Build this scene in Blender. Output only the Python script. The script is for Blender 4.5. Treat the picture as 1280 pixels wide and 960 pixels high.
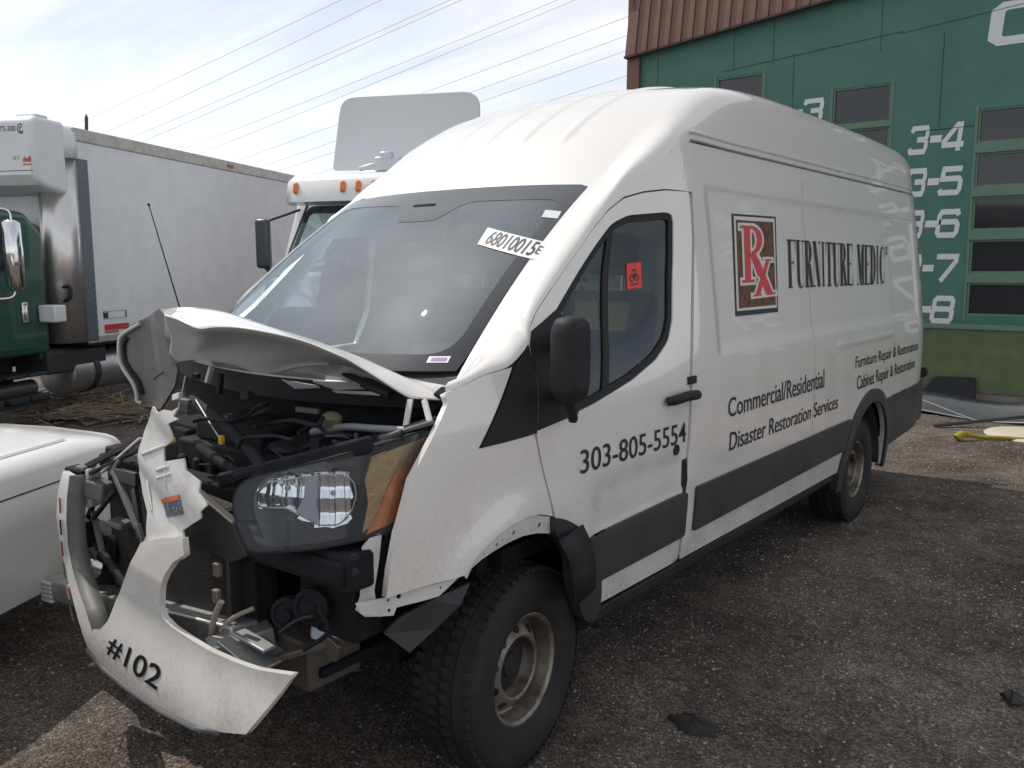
import bpy, math, random
import numpy as np
from mathutils import Vector, Matrix
from mathutils.geometry import delaunay_2d_cdt

random.seed(7); rng = np.random.default_rng(7)
R = math.radians
scene = bpy.context.scene
for o in list(bpy.data.objects): bpy.data.objects.remove(o)

# ------------------------------------------------------------------ camera
CP = np.array([2.6631, -2.2518, 1.7304]); YAW, PITCH, ROLL, FPX = 0.6619, 0.1345, -0.0026, 1081.56
_f = np.array([-math.sin(YAW)*math.cos(PITCH), math.cos(YAW)*math.cos(PITCH), -math.sin(PITCH)])
_r = np.array([math.cos(YAW), math.sin(YAW), 0.0]); _u = np.cross(_r, _f)
CR = _r*math.cos(ROLL)+_u*math.sin(ROLL); CU = -_r*math.sin(ROLL)+_u*math.cos(ROLL); CF = _f
cam_d = bpy.data.cameras.new('camera'); cam = bpy.data.objects.new('camera', cam_d)
scene.collection.objects.link(cam); scene.camera = cam
cam_d.sensor_width = 36.0; cam_d.lens = 36.0*FPX/1280.0; cam_d.clip_start = 0.05; cam_d.clip_end = 6000
cam.matrix_world = Matrix(((CR[0], CU[0], -CF[0], CP[0]), (CR[1], CU[1], -CF[1], CP[1]), (CR[2], CU[2], -CF[2], CP[2]), (0, 0, 0, 1)))

# ------------------------------------------------------------------ sky, sun, exposure
SUN_AZ = Vector((-1.0, 0.0, 0)).normalized(); SUN_EL = R(54)
sun_dir = Vector((SUN_AZ.x*math.cos(SUN_EL), SUN_AZ.y*math.cos(SUN_EL), math.sin(SUN_EL)))
world = bpy.data.worlds.new('World'); scene.world = world; world.use_nodes = True
wn, wl = world.node_tree.nodes, world.node_tree.links
wn.clear()
def wnode(t, **k):
    n = wn.new(t)
    for a, b in k.items(): setattr(n, a, b)
    return n
w_out = wnode('ShaderNodeOutputWorld'); w_bg = wnode('ShaderNodeBackground')
sky = wnode('ShaderNodeTexSky', sky_type='NISHITA', sun_disc=False)
sky.sun_elevation = SUN_EL; sky.sun_rotation = math.atan2(SUN_AZ.x, SUN_AZ.y)
sky.dust_density = 3.0; sky.air_density = 1.0; sky.altitude = 1600
tc = wnode('ShaderNodeTexCoord'); sep = wnode('ShaderNodeSeparateXYZ'); wl.new(tc.outputs['Generated'], sep.inputs[0])
zz = wnode('ShaderNodeMath', operation='ADD'); zz.inputs[1].default_value = 0.12; wl.new(sep.outputs['Z'], zz.inputs[0])
zm = wnode('ShaderNodeMath', operation='MAXIMUM'); zm.inputs[1].default_value = 0.05; wl.new(zz.outputs[0], zm.inputs[0])
dx = wnode('ShaderNodeMath', operation='DIVIDE'); wl.new(sep.outputs['X'], dx.inputs[0]); wl.new(zm.outputs[0], dx.inputs[1])
dy = wnode('ShaderNodeMath', operation='DIVIDE'); wl.new(sep.outputs['Y'], dy.inputs[0]); wl.new(zm.outputs[0], dy.inputs[1])
cmb = wnode('ShaderNodeCombineXYZ'); wl.new(dx.outputs[0], cmb.inputs[0]); wl.new(dy.outputs[0], cmb.inputs[1])
mp = wnode('ShaderNodeMapping'); mp.inputs['Rotation'].default_value = (0, 0, R(38)); mp.inputs['Scale'].default_value = (0.55, 1.9, 1); mp.inputs['Location'].default_value = (1.3, 0.6, 0)
wl.new(cmb.outputs[0], mp.inputs[0])
nz = wnode('ShaderNodeTexNoise'); nz.inputs['Scale'].default_value = 0.9; nz.inputs['Detail'].default_value = 9; nz.inputs['Roughness'].default_value = 0.58; nz.inputs['Distortion'].default_value = 0.7
wl.new(mp.outputs[0], nz.inputs['Vector'])
cr = wnode('ShaderNodeValToRGB'); cr.color_ramp.elements[0].position = 0.34; cr.color_ramp.elements[1].position = 0.68
cr.color_ramp.elements[0].color = (0.42, 0.42, 0.42, 1); cr.color_ramp.elements[1].color = (0.95, 0.95, 0.95, 1)
wl.new(nz.outputs['Fac'], cr.inputs[0])
mixc = wnode('ShaderNodeMix', data_type='RGBA'); wl.new(cr.outputs['Color'], mixc.inputs['Factor'])
wl.new(sky.outputs[0], mixc.inputs['A'])
# thin cloud scatters the light of the sky behind it: brighter and whiter than clear sky
bw = wnode('ShaderNodeRGBToBW'); wl.new(sky.outputs[0], bw.inputs[0])
cm = wnode('ShaderNodeMath', operation='MULTIPLY_ADD'); cm.inputs[1].default_value = 0.85; cm.inputs[2].default_value = 5.2; wl.new(bw.outputs[0], cm.inputs[0])
cc = wnode('ShaderNodeMix', data_type='RGBA', blend_type='MULTIPLY'); cc.inputs['Factor'].default_value = 1
wl.new(cm.outputs[0], cc.inputs['A']); cc.inputs['B'].default_value = (1.0, 1.0, 1.0, 1)
wl.new(cc.outputs['Result'], mixc.inputs['B'])
wl.new(mixc.outputs['Result'], w_bg.inputs['Color']); w_bg.inputs['Strength'].default_value = 0.095
wl.new(w_bg.outputs[0], w_out.inputs[0])

sun_d = bpy.data.lights.new('sun', 'SUN'); sun_d.energy = 2.0; sun_d.angle = R(0.55); sun_d.color = (1.0, 0.95, 0.87)
sun = bpy.data.objects.new('sun', sun_d); scene.collection.objects.link(sun)
sun.rotation_euler = sun_dir.to_track_quat('Z', 'Y').to_euler(); sun.location = (-20, 0, 20)
vs = scene.view_settings; vs.view_transform = 'Standard'; vs.look = 'None'; vs.exposure = 0.48; vs.gamma = 1.0; vs.use_curve_mapping = False

# ------------------------------------------------------------------ projection helpers (photo pixels 1280 x 960)
def proj(P):
    d = np.asarray(P, float)-CP; z = d@CF
    return np.array([640+FPX*(d@CR)/z, 480-FPX*(d@CU)/z])
def ray(x, y): return CF+CR*(x-640)/FPX-CU*(y-480)/FPX
def onx(x, y, X): d = ray(x, y); return CP+d*(X-CP[0])/d[0]
def ony(x, y, Y): d = ray(x, y); return CP+d*(Y-CP[1])/d[1]
def onz(x, y, Z=0.0): d = ray(x, y); return CP+d*(Z-CP[2])/d[2]
def hit(surf, px, py, g):
    if hasattr(surf, 'solve'): return surf.solve(px, py)
    u = np.array(g, float); q = np.array([px, py], float)
    for _ in range(25):
        e = proj(surf.at(*u))-q
        if abs(e).max() < 1e-3: break
        h = 1e-4
        J = np.stack([(proj(surf.at(u[0]+h, u[1]))-q-e)/h, (proj(surf.at(u[0], u[1]+h))-q-e)/h], 1)
        try: st = np.linalg.solve(J, e)
        except Exception: break
        n = np.abs(st).max()
        u = u-st*(min(1, .4/n) if n > 0 else 1)
    return u
def hits(surf, pts, g):
    out = []
    for p in pts:
        g = hit(surf, p[0], p[1], g); out.append(g)
    return np.array(out)

# ------------------------------------------------------------------ materials
MATS = {}
def mat(name, col, rough=0.6, metal=0.0, coat=0.0, noise=None, bump=0.0, bscale=40.0, spec=0.5, trans=0.0, det=8):
    if name in MATS: return MATS[name]
    m = bpy.data.materials.new(name); m.use_nodes = True; MATS[name] = m
    nt = m.node_tree; b = nt.nodes['Principled BSDF']
    b.inputs['Base Color'].default_value = (*col, 1); b.inputs['Roughness'].default_value = rough
    b.inputs['Metallic'].default_value = metal; b.inputs['Coat Weight'].default_value = coat; b.inputs['Coat Roughness'].default_value = 0.03
    b.inputs['Specular IOR Level'].default_value = spec; b.inputs['Transmission Weight'].default_value = trans
    if noise or bump:
        t = nt.nodes.new('ShaderNodeTexCoord')
    if noise:   # (second colour, scale, low, high)
        c2, sc, lo, hi = noise
        n = nt.nodes.new('ShaderNodeTexNoise'); n.inputs['Scale'].default_value = sc; n.inputs['Detail'].default_value = det; n.inputs['Roughness'].default_value = 0.65
        nt.links.new(t.outputs['Object'], n.inputs['Vector'])
        r = nt.nodes.new('ShaderNodeValToRGB'); r.color_ramp.elements[0].position = lo; r.color_ramp.elements[1].position = hi
        r.color_ramp.elements[0].color = (*col, 1); r.color_ramp.elements[1].color = (*c2, 1)
        nt.links.new(n.outputs['Fac'], r.inputs[0]); nt.links.new(r.outputs[0], b.inputs['Base Color'])
        rr = nt.nodes.new('ShaderNodeMapRange'); rr.inputs['To Min'].default_value = max(rough-.06, 0.02); rr.inputs['To Max'].default_value = min(rough+.18, 1)
        nt.links.new(n.outputs['Fac'], rr.inputs[0]); nt.links.new(rr.outputs[0], b.inputs['Roughness'])
    if bump:
        n2 = nt.nodes.new('ShaderNodeTexNoise'); n2.inputs['Scale'].default_value = bscale; n2.inputs['Detail'].default_value = 6
        nt.links.new(t.outputs['Object'], n2.inputs['Vector'])
        bp = nt.nodes.new('ShaderNodeBump'); bp.inputs['Strength'].default_value = bump; bp.inputs['Distance'].default_value = 0.01
        nt.links.new(n2.outputs['Fac'], bp.inputs['Height']); nt.links.new(bp.outputs[0], b.inputs['Normal'])
    return m
def glass_mat(name, tint, dust, dustcol, ior=1.5, rough=0.01, glow=0.0):
    m = bpy.data.materials.new(name); m.use_nodes = True; MATS[name] = m
    nt = m.node_tree; nt.nodes.clear(); N = nt.nodes.new; L = nt.links.new
    out = N('ShaderNodeOutputMaterial'); tr = N('ShaderNodeBsdfTransparent'); tr.inputs[0].default_value = (*tint, 1)
    gl = N('ShaderNodeBsdfGlossy'); gl.inputs['Roughness'].default_value = rough; gl.inputs[0].default_value = (.80, .91, 1.0, 1); fr = N('ShaderNodeFresnel'); fr.inputs[0].default_value = ior
    df = N('ShaderNodeBsdfDiffuse'); df.inputs[0].default_value = (*dustcol, 1)
    tcn = N('ShaderNodeTexCoord'); nz_ = N('ShaderNodeTexNoise'); nz_.inputs['Scale'].default_value = 3.0; nz_.inputs['Detail'].default_value = 7
    L(tcn.outputs['Object'], nz_.inputs['Vector'])
    mr = N('ShaderNodeMapRange'); mr.inputs['From Min'].default_value = .3; mr.inputs['From Max'].default_value = .75; mr.inputs['To Min'].default_value = dust*.8; mr.inputs['To Max'].default_value = dust*1.25
    L(nz_.outputs['Fac'], mr.inputs[0])
    film = df
    if glow:      # a film of dust also scatters light forward in a broad lobe
        g2 = N('ShaderNodeBsdfGlossy'); g2.inputs['Roughness'].default_value = .5; g2.inputs[0].default_value = (.8, .82, .84, 1); film = N('ShaderNodeMixShader'); film.inputs[0].default_value = glow; L(df.outputs[0], film.inputs[1]); L(g2.outputs[0], film.inputs[2])
    m1 = N('ShaderNodeMixShader'); L(mr.outputs[0], m1.inputs[0]); L(tr.outputs[0], m1.inputs[1]); L(film.outputs[0], m1.inputs[2])
    m2 = N('ShaderNodeMixShader'); L(fr.outputs[0], m2.inputs[0]); L(m1.outputs[0], m2.inputs[1]); L(gl.outputs[0], m2.inputs[2])
    L(m2.outputs[0], out.inputs[0])
    return m

# ------------------------------------------------------------------ mesh helpers
COL = scene.collection
def link(name, me, material=None, parent=None):
    o = bpy.data.objects.new(name, me); COL.objects.link(o)
    if material is not None and me is not None: me.materials.append(material)
    if parent is not None: o.parent = parent
    return o
def empty(name, loc=(0, 0, 0), rz=0.0):
    o = bpy.data.objects.new(name, None); COL.objects.link(o); o.location = loc; o.rotation_euler = (0, 0, rz); return o
def tag(o, label=None, cat=None, group=None, kind=None):
    if label: o['label'] = label
    if cat: o['category'] = cat
    if group: o['group'] = group
    if kind: o['kind'] = kind
    return o
class MB:
    def __init__(s): s.v = []; s.f = []
    def add(s, vs, fs):
        n = len(s.v); s.v += [tuple(map(float, v)) for v in vs]; s.f += [tuple(i+n for i in f) for f in fs]; return s
    def box(s, c, d, rot=None):
        x, y, z = d[0]/2, d[1]/2, d[2]/2
        vs = [Vector((sx*x, sy*y, sz*z)) for sz in (-1, 1) for sx, sy in ((-1, -1), (1, -1), (1, 1), (-1, 1))]
        if rot is not None:
            M = Matrix.Rotation(rot[2], 3, 'Z') @ Matrix.Rotation(rot[1], 3, 'Y') @ Matrix.Rotation(rot[0], 3, 'X'); vs = [M @ v for v in vs]
        c = Vector(c)
        return s.add([v+c for v in vs], [(3, 2, 1, 0), (4, 5, 6, 7), (0, 1, 5, 4), (1, 2, 6, 5), (2, 3, 7, 6), (3, 0, 4, 7)])
    def b2(s, a, b): return s.box([(a[i]+b[i])/2 for i in range(3)], [abs(b[i]-a[i]) for i in range(3)])
    def bar(s, a, b, w, h, up=(0, 0, 1)):
        a, b = Vector(a), Vector(b); d = (b-a).normalized(); sd = d.cross(Vector(up)); sd = sd.normalized() if sd.length > 1e-4 else d.orthogonal().normalized(); u = sd.cross(d).normalized()
        vs = [p+sd*i*w/2+u*j*h/2 for p in (a, b) for i, j in ((-1, -1), (1, -1), (1, 1), (-1, 1))]
        return s.add(vs, [(0, 1, 2, 3), (7, 6, 5, 4), (0, 4, 5, 1), (1, 5, 6, 2), (2, 6, 7, 3), (3, 7, 4, 0)])
    def tube(s, pts, r, n=10, cap=True):
        P = [Vector(p) for p in pts]; rings = []; prev = None
        for i, p in enumerate(P):
            t = (P[min(i+1, len(P)-1)]-P[max(i-1, 0)]).normalized()
            if prev is None: a = t.orthogonal().normalized()
            else:
                a = prev-t*prev.dot(t); a = a.normalized() if a.length > 1e-5 else t.orthogonal().normalized()
            prev = a; b = t.cross(a); rr = r[i] if hasattr(r, '__len__') else r
            rings.append([p+(a*math.cos(2*math.pi*k/n)+b*math.sin(2*math.pi*k/n))*rr for k in range(n)])
        vs = [v for rg in rings for v in rg]; fs = []
        for i in range(len(P)-1):
            for k in range(n): fs.append((i*n+k, i*n+(k+1) % n, (i+1)*n+(k+1) % n, (i+1)*n+k))
        if cap: fs += [tuple(range(n))[::-1], tuple((len(P)-1)*n+k for k in range(n))]
        return s.add(vs, fs)
    def lathe(s, prof, o, ax, n=48, close=False):   # prof: (radius, distance along axis)
        ax = Vector(ax).normalized(); a = ax.orthogonal().normalized(); b = ax.cross(a); o = Vector(o)
        vs = [o+ax*h+(a*math.cos(2*math.pi*k/n)+b*math.sin(2*math.pi*k/n))*r for r, h in prof for k in range(n)]
        m = len(prof); fs = []
        for i in range(m if close else m-1):
            j = (i+1) % m
            for k in range(n): fs.append((i*n+k, i*n+(k+1) % n, j*n+(k+1) % n, j*n+k))
        return s.add(vs, fs)
    def prism(s, poly, to3, d):     # polygon through to3(u,v) with thickness vector d
        n = len(poly); A = [Vector(to3(*q)) for q in poly]; d = Vector(d)
        return s.add(A+[a+d for a in A], [tuple(range(n)), tuple(range(2*n-1, n-1, -1))]+[(i, i+n, (i+1) % n+n, (i+1) % n) for i in range(n)])
    def grid(s, G):      # G[i][j] points
        a, b = len(G), len(G[0])
        return s.add([p for row in G for p in row], [(i*b+j, (i+1)*b+j, (i+1)*b+j+1, i*b+j+1) for i in range(a-1) for j in range(b-1)])
    def build(s, name, material, parent=None, smooth=35, bevel=0.0, seg=2, solid=0.0):
        me = bpy.data.meshes.new(name); me.from_pydata(s.v, [], s.f); me.update()
        o = link(name, me, material, parent)
        import bmesh
        bm = bmesh.new(); bm.from_mesh(me); bmesh.ops.recalc_face_normals(bm, faces=bm.faces); bm.to_mesh(me); bm.free()
        if smooth: me.shade_smooth(); me.set_sharp_from_angle(angle=R(smooth))
        if solid:
            m = o.modifiers.new('solid', 'SOLIDIFY'); m.thickness = solid; m.offset = -1
        if bevel:
            m = o.modifiers.new('bevel', 'BEVEL'); m.width = bevel; m.segments = seg; m.limit_method = 'ANGLE'; m.angle_limit = R(40); m.harden_normals = False
        return o
def catmull(P, n=6, closed=False):
    P = [np.array(p, float) for p in P]; out = []; m = len(P)
    for i in range(m if closed else m-1):
        a, b, c, d = (P[(i-1) % m], P[i], P[(i+1) % m], P[(i+2) % m]) if closed else (P[max(i-1, 0)], P[i], P[i+1], P[min(i+2, m-1)])
        for k in range(n):
            t = k/n; out.append(.5*((2*b)+(c-a)*t+(2*a-5*b+4*c-d)*t*t+(3*b-a-3*c+d)*t**3))
    if not closed: out.append(P[-1])
    return np.array(out)
def rounded(P, r, n=5):     # round the corners of a closed polygon
    P = [np.array(p, float) for p in P]; m = len(P); out = []
    for i in range(m):
        a, b, c = P[i-1], P[i], P[(i+1) % m]; d1, d2 = a-b, c-b; l1, l2 = np.linalg.norm(d1), np.linalg.norm(d2)
        rr = r[i] if hasattr(r, '__len__') else r; q = min(rr, .48*l1, .48*l2)
        if q <= 0: out.append(b); continue
        s, e = b+d1/l1*q, b+d2/l2*q
        for k in range(n+1):
            t = k/n; out.append((1-t)**2*s+2*t*(1-t)*b+t*t*e)
    return np.array(out)
def inpoly(pts, poly):
    x, y = pts[:, 0], pts[:, 1]; res = np.zeros(len(pts), bool); n = len(poly)
    for i in range(n):
        x1, y1 = poly[i]; x2, y2 = poly[(i+1) % n]
        if y1 == y2: continue
        res ^= ((y1 > y) != (y2 > y)) & (x < (x2-x1)*(y-y1)/(y2-y1)+x1)
    return res
def dens(poly, st):
    out = []
    for i in range(len(poly)):
        a, b = np.array(poly[i], float), np.array(poly[(i+1) % len(poly)], float)
        k = max(1, int(math.ceil(np.linalg.norm(b-a)/st)))
        for j in range(k): out.append(a+(b-a)*j/k)
    return np.array(out)
def snormal(surf, u, v, h=2e-3):
    a = np.asarray(surf.at(u+h, v))-np.asarray(surf.at(u-h, v)); b = np.asarray(surf.at(u, v+h))-np.asarray(surf.at(u, v-h))
    n = np.cross(a, b); l = np.linalg.norm(n); n = n/l if l > 0 else np.array([0, 0, 1.]); return n*surf.sgn
XC = .045      # the van's middle plane
def panel(name, surf, outline, material, parent, holes=(), step=0.04, off=0.0, thick=0.012, mirror=False, smoothrim=False):
    """a sheet cut to an outline in the parameters of a curved surface, hemmed inwards by thick"""
    loops = [dens(outline, step)]+[dens(h, step) for h in holes]
    B = np.concatenate(loops); lo, hi = loops[0].min(0), loops[0].max(0)
    gx, gy = np.meshgrid(np.arange(lo[0]+step/2, hi[0], step), np.arange(lo[1]+step/2, hi[1], step)); G = np.stack([gx.ravel(), gy.ravel()], 1)
    if len(G):
        k = inpoly(G, loops[0])
        for h in loops[1:]: k &= ~inpoly(G, h)
        G = G[k]
    if len(G):
        dm = np.full(len(G), 1e9)
        for i in range(0, len(B), 200): dm = np.minimum(dm, ((G[:, None]-B[None, i:i+200])**2).sum(2).min(1))
        G = G[dm > (step*.45)**2]
    V = np.concatenate([B, G]) if len(G) else B
    E = []; n = 0
    for l in loops: E += [(n+i, n+(i+1) % len(l)) for i in range(len(l))]; n += len(l)
    r = delaunay_2d_cdt([Vector(v) for v in V], E, [], 0, 1e-6)
    V2 = np.array([tuple(v) for v in r[0]]); T = np.array([t for t in r[2]])
    c = V2[T].mean(1); k = inpoly(c, loops[0])
    for h in loops[1:]: k &= ~inpoly(c, h)
    T = T[k]
    Nn = np.array([snormal(surf, *v) for v in V2]); P = np.array([surf.at(*v) for v in V2])+Nn*off
    a, b, c3 = P[T[:, 0]], P[T[:, 1]], P[T[:, 2]]; fn = np.cross(b-a, c3-a); flip = (fn*Nn[T[:, 0]]).sum(1) < 0
    T[flip] = T[flip][:, ::-1]
    cnt = {}
    for t in T:
        for i in range(3):
            e = (t[i], t[(i+1) % 3]); cnt[e] = cnt.get(e, 0)+1
    bd = [e for e in cnt if (e[1], e[0]) not in cnt]
    verts = [tuple(p) for p in P]; faces = [tuple(int(i) for i in t) for t in T]; norms = [tuple(q) for q in Nn]
    if thick:
        idx = {}
        for e in bd:
            for i in e:
                if i not in idx:
                    idx[i] = len(verts); verts.append(tuple(P[i])); verts.append(tuple(P[i]-Nn[i]*thick)); norms += [(0, 0, 0)]*2
        for i, j in bd: faces.append((idx[j], idx[i], idx[i]+1, idx[j]+1))
    if mirror:
        verts = [(2*XC-x, y, z) for x, y, z in verts]; norms = [(-x, y, z) for x, y, z in norms]; faces = [f[::-1] for f in faces]
    me = bpy.data.meshes.new(name); me.from_pydata(verts, [], faces); me.update(); me.shade_smooth()
    me.normals_split_custom_set_from_vertices(norms)
    return link(name, me, material, parent)
def ppanel(name, surf, px, guess, material, parent, r=0, smooth=False, holes=(), **k):
    q = hits(surf, px, guess)
    if smooth: q = catmull(q, 5, True)
    elif r: q = rounded(q, r)
    return panel(name, surf, q, material, parent, holes=holes, **k)
def text_cloud(s, bold=0.0, shear=0.0):
    cu = bpy.data.curves.new('t', 'FONT'); cu.body = s; cu.offset = bold; cu.shear = shear; cu.resolution_u = 5
    o = bpy.data.objects.new('t', cu); COL.objects.link(o); dg = bpy.context.evaluated_depsgraph_get()
    me = bpy.data.meshes.new_from_object(o.evaluated_get(dg)); bpy.data.objects.remove(o)
    V = np.array([v.co[:2] for v in me.vertices]); F = [tuple(p.vertices) for p in me.polygons]; bpy.data.meshes.remove(me)
    return (V-V.min(0))/(V.max(0)-V.min(0)), F
def flatmesh(name, V, F, fn, material, parent):
    P = [tuple(fn(*q)) for q in V]
    me = bpy.data.meshes.new(name); me.from_pydata(P, [], F); me.update(); return link(name, me, material, parent)
def quadmap(surf, tl, tr, br, bl, off):
    tl, tr, br, bl = map(np.array, (tl, tr, br, bl))
    def fn(u, v, d=0.0):
        q = (1-v)*((1-u)*bl+u*br)+v*((1-u)*tl+u*tr); return np.asarray(surf.at(*q))+snormal(surf, *q)*(off+d)
    return fn
def decal_text(s, surf, px4, guess, material, parent, bold=0.0, shear=0.0, off=0.003, name='lettering'):
    q = [hit(surf, x, y, guess) for x, y in px4]
    V, F = text_cloud(s, bold, shear); fn = quadmap(surf, *q, off); n = s.count(' ')
    if n:       # one part for each word
        iv = sorted((V[list(f), 0].min(), V[list(f), 0].max()) for f in F); end = iv[0][1]; gaps = []
        for a, b in iv[1:]:
            if a > end: gaps.append((a-end, (a+end)/2))
            end = max(end, b)
        cuts = sorted(c for _, c in sorted(gaps)[-n:]); out = None
        for k in range(n+1):
            lo, hi = (cuts[k-1] if k else -1), (cuts[k] if k < n else 2); fs = [f for f in F if lo < V[list(f), 0].mean() < hi]; ids = sorted({i for f in fs for i in f}); rm = {i: j for j, i in enumerate(ids)}
            out = flatmesh(name, V[ids], [tuple(rm[i] for i in f) for f in fs], fn, material, parent)
        return out
    return flatmesh(name, V, F, fn, material, parent)
def strokes(lines, w):     # thick polylines in the plane, mitred: (V, F)
    V, F = [], []
    for L in lines:
        closed = len(L) > 2 and tuple(L[0]) == tuple(L[-1]); P = [np.array(p, float) for p in (L[:-1] if closed else L)]; m = len(P); n0 = len(V)
        for i in range(m):
            a = P[i-1] if (closed or i > 0) else None; b = P[(i+1) % m] if (closed or i < m-1) else None
            d1 = (P[i]-a)/np.linalg.norm(P[i]-a) if a is not None else None; d2 = (b-P[i])/np.linalg.norm(b-P[i]) if b is not None else None
            if d1 is None: d1 = d2
            if d2 is None: d2 = d1
            n1, n2 = np.array([-d1[1], d1[0]]), np.array([-d2[1], d2[0]]); nn = n1+n2; l = np.linalg.norm(nn); nn = nn/l if l > 1e-3 else n1
            k = 1/max(.45, nn@n1); V += [P[i]+nn*w/2*k, P[i]-nn*w/2*k]
        for i in range(m if closed else m-1):
            j = (i+1) % m; F.append((n0+2*i, n0+2*i+1, n0+2*j+1, n0+2*j))
    return [(v[0], v[1]) for v in V], F
def arc(cx, cy, rx, ry, a0, a1, n=10): return [(cx+rx*math.cos(R(a0+(a1-a0)*i/n)), cy+ry*math.sin(R(a0+(a1-a0)*i/n))) for i in range(n+1)]
def copy_thing(o, parent=None):
    c = o.copy(); COL.objects.link(c); c.parent = parent
    for ch in list(o.children): copy_thing(ch, c)
    return c

# ------------------------------------------------------------------ palette
def grime(m, z_lo, z_hi, amount):
    """splashed road dirt on the paint: sparse spots and smears, thickest low on the body"""
    nt = m.node_tree; N = nt.nodes.new; L = nt.links.new; b = nt.nodes['Principled BSDF']; src = b.inputs['Base Color'].links[0].from_socket
    t = N('ShaderNodeTexCoord'); sp_n = N('ShaderNodeSeparateXYZ'); L(t.outputs['Object'], sp_n.inputs[0])
    hm = N('ShaderNodeMapRange'); hm.inputs['From Min'].default_value = z_hi; hm.inputs['From Max'].default_value = z_lo; L(sp_n.outputs['Z'], hm.inputs[0])
    n1 = N('ShaderNodeTexNoise'); n1.inputs['Scale'].default_value = 60; n1.inputs['Detail'].default_value = 6; n1.inputs['Roughness'].default_value = .7; L(t.outputs['Object'], n1.inputs['Vector'])
    n2 = N('ShaderNodeTexNoise'); n2.inputs['Scale'].default_value = 5; n2.inputs['Detail'].default_value = 5; L(t.outputs['Object'], n2.inputs['Vector'])
    mul = N('ShaderNodeMath'); mul.operation = 'MULTIPLY'; L(n1.outputs['Fac'], mul.inputs[0]); L(n2.outputs['Fac'], mul.inputs[1])
    mr = N('ShaderNodeMapRange'); mr.inputs['From Min'].default_value = .18; mr.inputs['From Max'].default_value = .42; L(mul.outputs[0], mr.inputs[0])
    m2 = N('ShaderNodeMath'); m2.operation = 'MULTIPLY'; L(mr.outputs[0], m2.inputs[0]); L(hm.outputs[0], m2.inputs[1])
    m3 = N('ShaderNodeMath'); m3.operation = 'MULTIPLY'; m3.inputs[1].default_value = amount; L(m2.outputs[0], m3.inputs[0])
    mx = N('ShaderNodeMix'); mx.data_type = 'RGBA'; L(m3.outputs[0], mx.inputs['Factor']); L(src, mx.inputs['A']); mx.inputs['B'].default_value = (.30, .25, .20, 1); L(mx.outputs['Result'], b.inputs['Base Color'])
WHITE = mat('white_van_paint', (0.80, 0.775, 0.74), 0.24, 0, 1.0, noise=((0.77, 0.735, 0.69), 0.9, .40, .9), det=2)
grime(WHITE, .3, 1.5, .5)
DUSTY = mat('dusty_white_plastic', (0.66, 0.645, 0.62), 0.5, noise=((0.42, 0.40, 0.37), 9, .5, .85), bump=.15, bscale=14)
GREYP = mat('grey_primer', (0.15, 0.145, 0.135), 0.5, noise=((0.085, 0.08, 0.072), 7, .45, .8), bump=.1, bscale=20)
BLACKP = mat('black_plastic', (0.017, 0.018, 0.021), 0.55, noise=((0.030, 0.030, 0.032), 6, .4, .85), bump=.08, bscale=300, spec=.3)
CLAD = mat('cladding_plastic', (0.035, 0.037, 0.043), 0.45, noise=((0.06, 0.059, 0.06), 5, .4, .85), bump=.05, bscale=400)
DARK = mat('engine_dark', (0.012, 0.0135, 0.017), 0.75, noise=((0.032, 0.032, 0.033), 11, .5, .8), bump=.2, bscale=40, spec=.25)
DARK2 = mat('engine_grey', (0.024, 0.026, 0.030), 0.7, noise=((0.014, 0.014, 0.016), 14, .45, .7), bump=.2, bscale=40, spec=.25)
RUBBER = mat('tyre_rubber', (0.016, 0.016, 0.017), 0.75, noise=((0.05, 0.045, 0.04), 6, .5, .85), bump=.15, bscale=120)
STEEL = mat('steel_wheel', (0.30, 0.275, 0.24), 0.45, 0.6, noise=((0.085, 0.058, 0.036), 9, .42, .68))
GALV = mat('galvanised', (0.45, 0.46, 0.46), 0.42, 0.8, noise=((0.24, 0.22, 0.19), 9, .45, .8))
CHROME = mat('chrome', (0.75, 0.76, 0.78), 0.12, 1.0)
CHROMED = mat('dull_chrome', (0.72, 0.71, 0.70), 0.24, 0.85, noise=((0.52, 0.49, 0.45), 4, .5, .85))
BLACK = mat('black_vinyl', (0.012, 0.012, 0.015), 0.4)
RUST = mat('rusty_drum', (0.022, 0.021, 0.021), 0.7, 0.2, noise=((0.06, 0.04, 0.03), 18, .5, .8))
GLASS = glass_mat('windscreen_glass', (0.82, 0.93, 0.95), 0.10, (0.56, 0.68, 0.78), 1.42, glow=.35)
GLASS2 = glass_mat('side_glass', (0.76, 0.85, 0.84), 0.012, (0.5, 0.5, 0.48), 1.4)
LENS = glass_mat('lens_plastic', (0.88, 0.9, 0.92), 0.07, (0.60, 0.61, 0.63), 1.45, .03)
FRIT = mat('glass_frit', (0.02, 0.022, 0.026), 0.08, 0, .6)
AMBER = mat('amber_lens', (0.75, 0.20, 0.02), 0.2, 0, .6)
ORANGE = mat('orange_reflector', (0.85, 0.20, 0.02), 0.2, 0.1, .8, noise=((0.95, 0.42, 0.10), 30, .4, .7))

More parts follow.
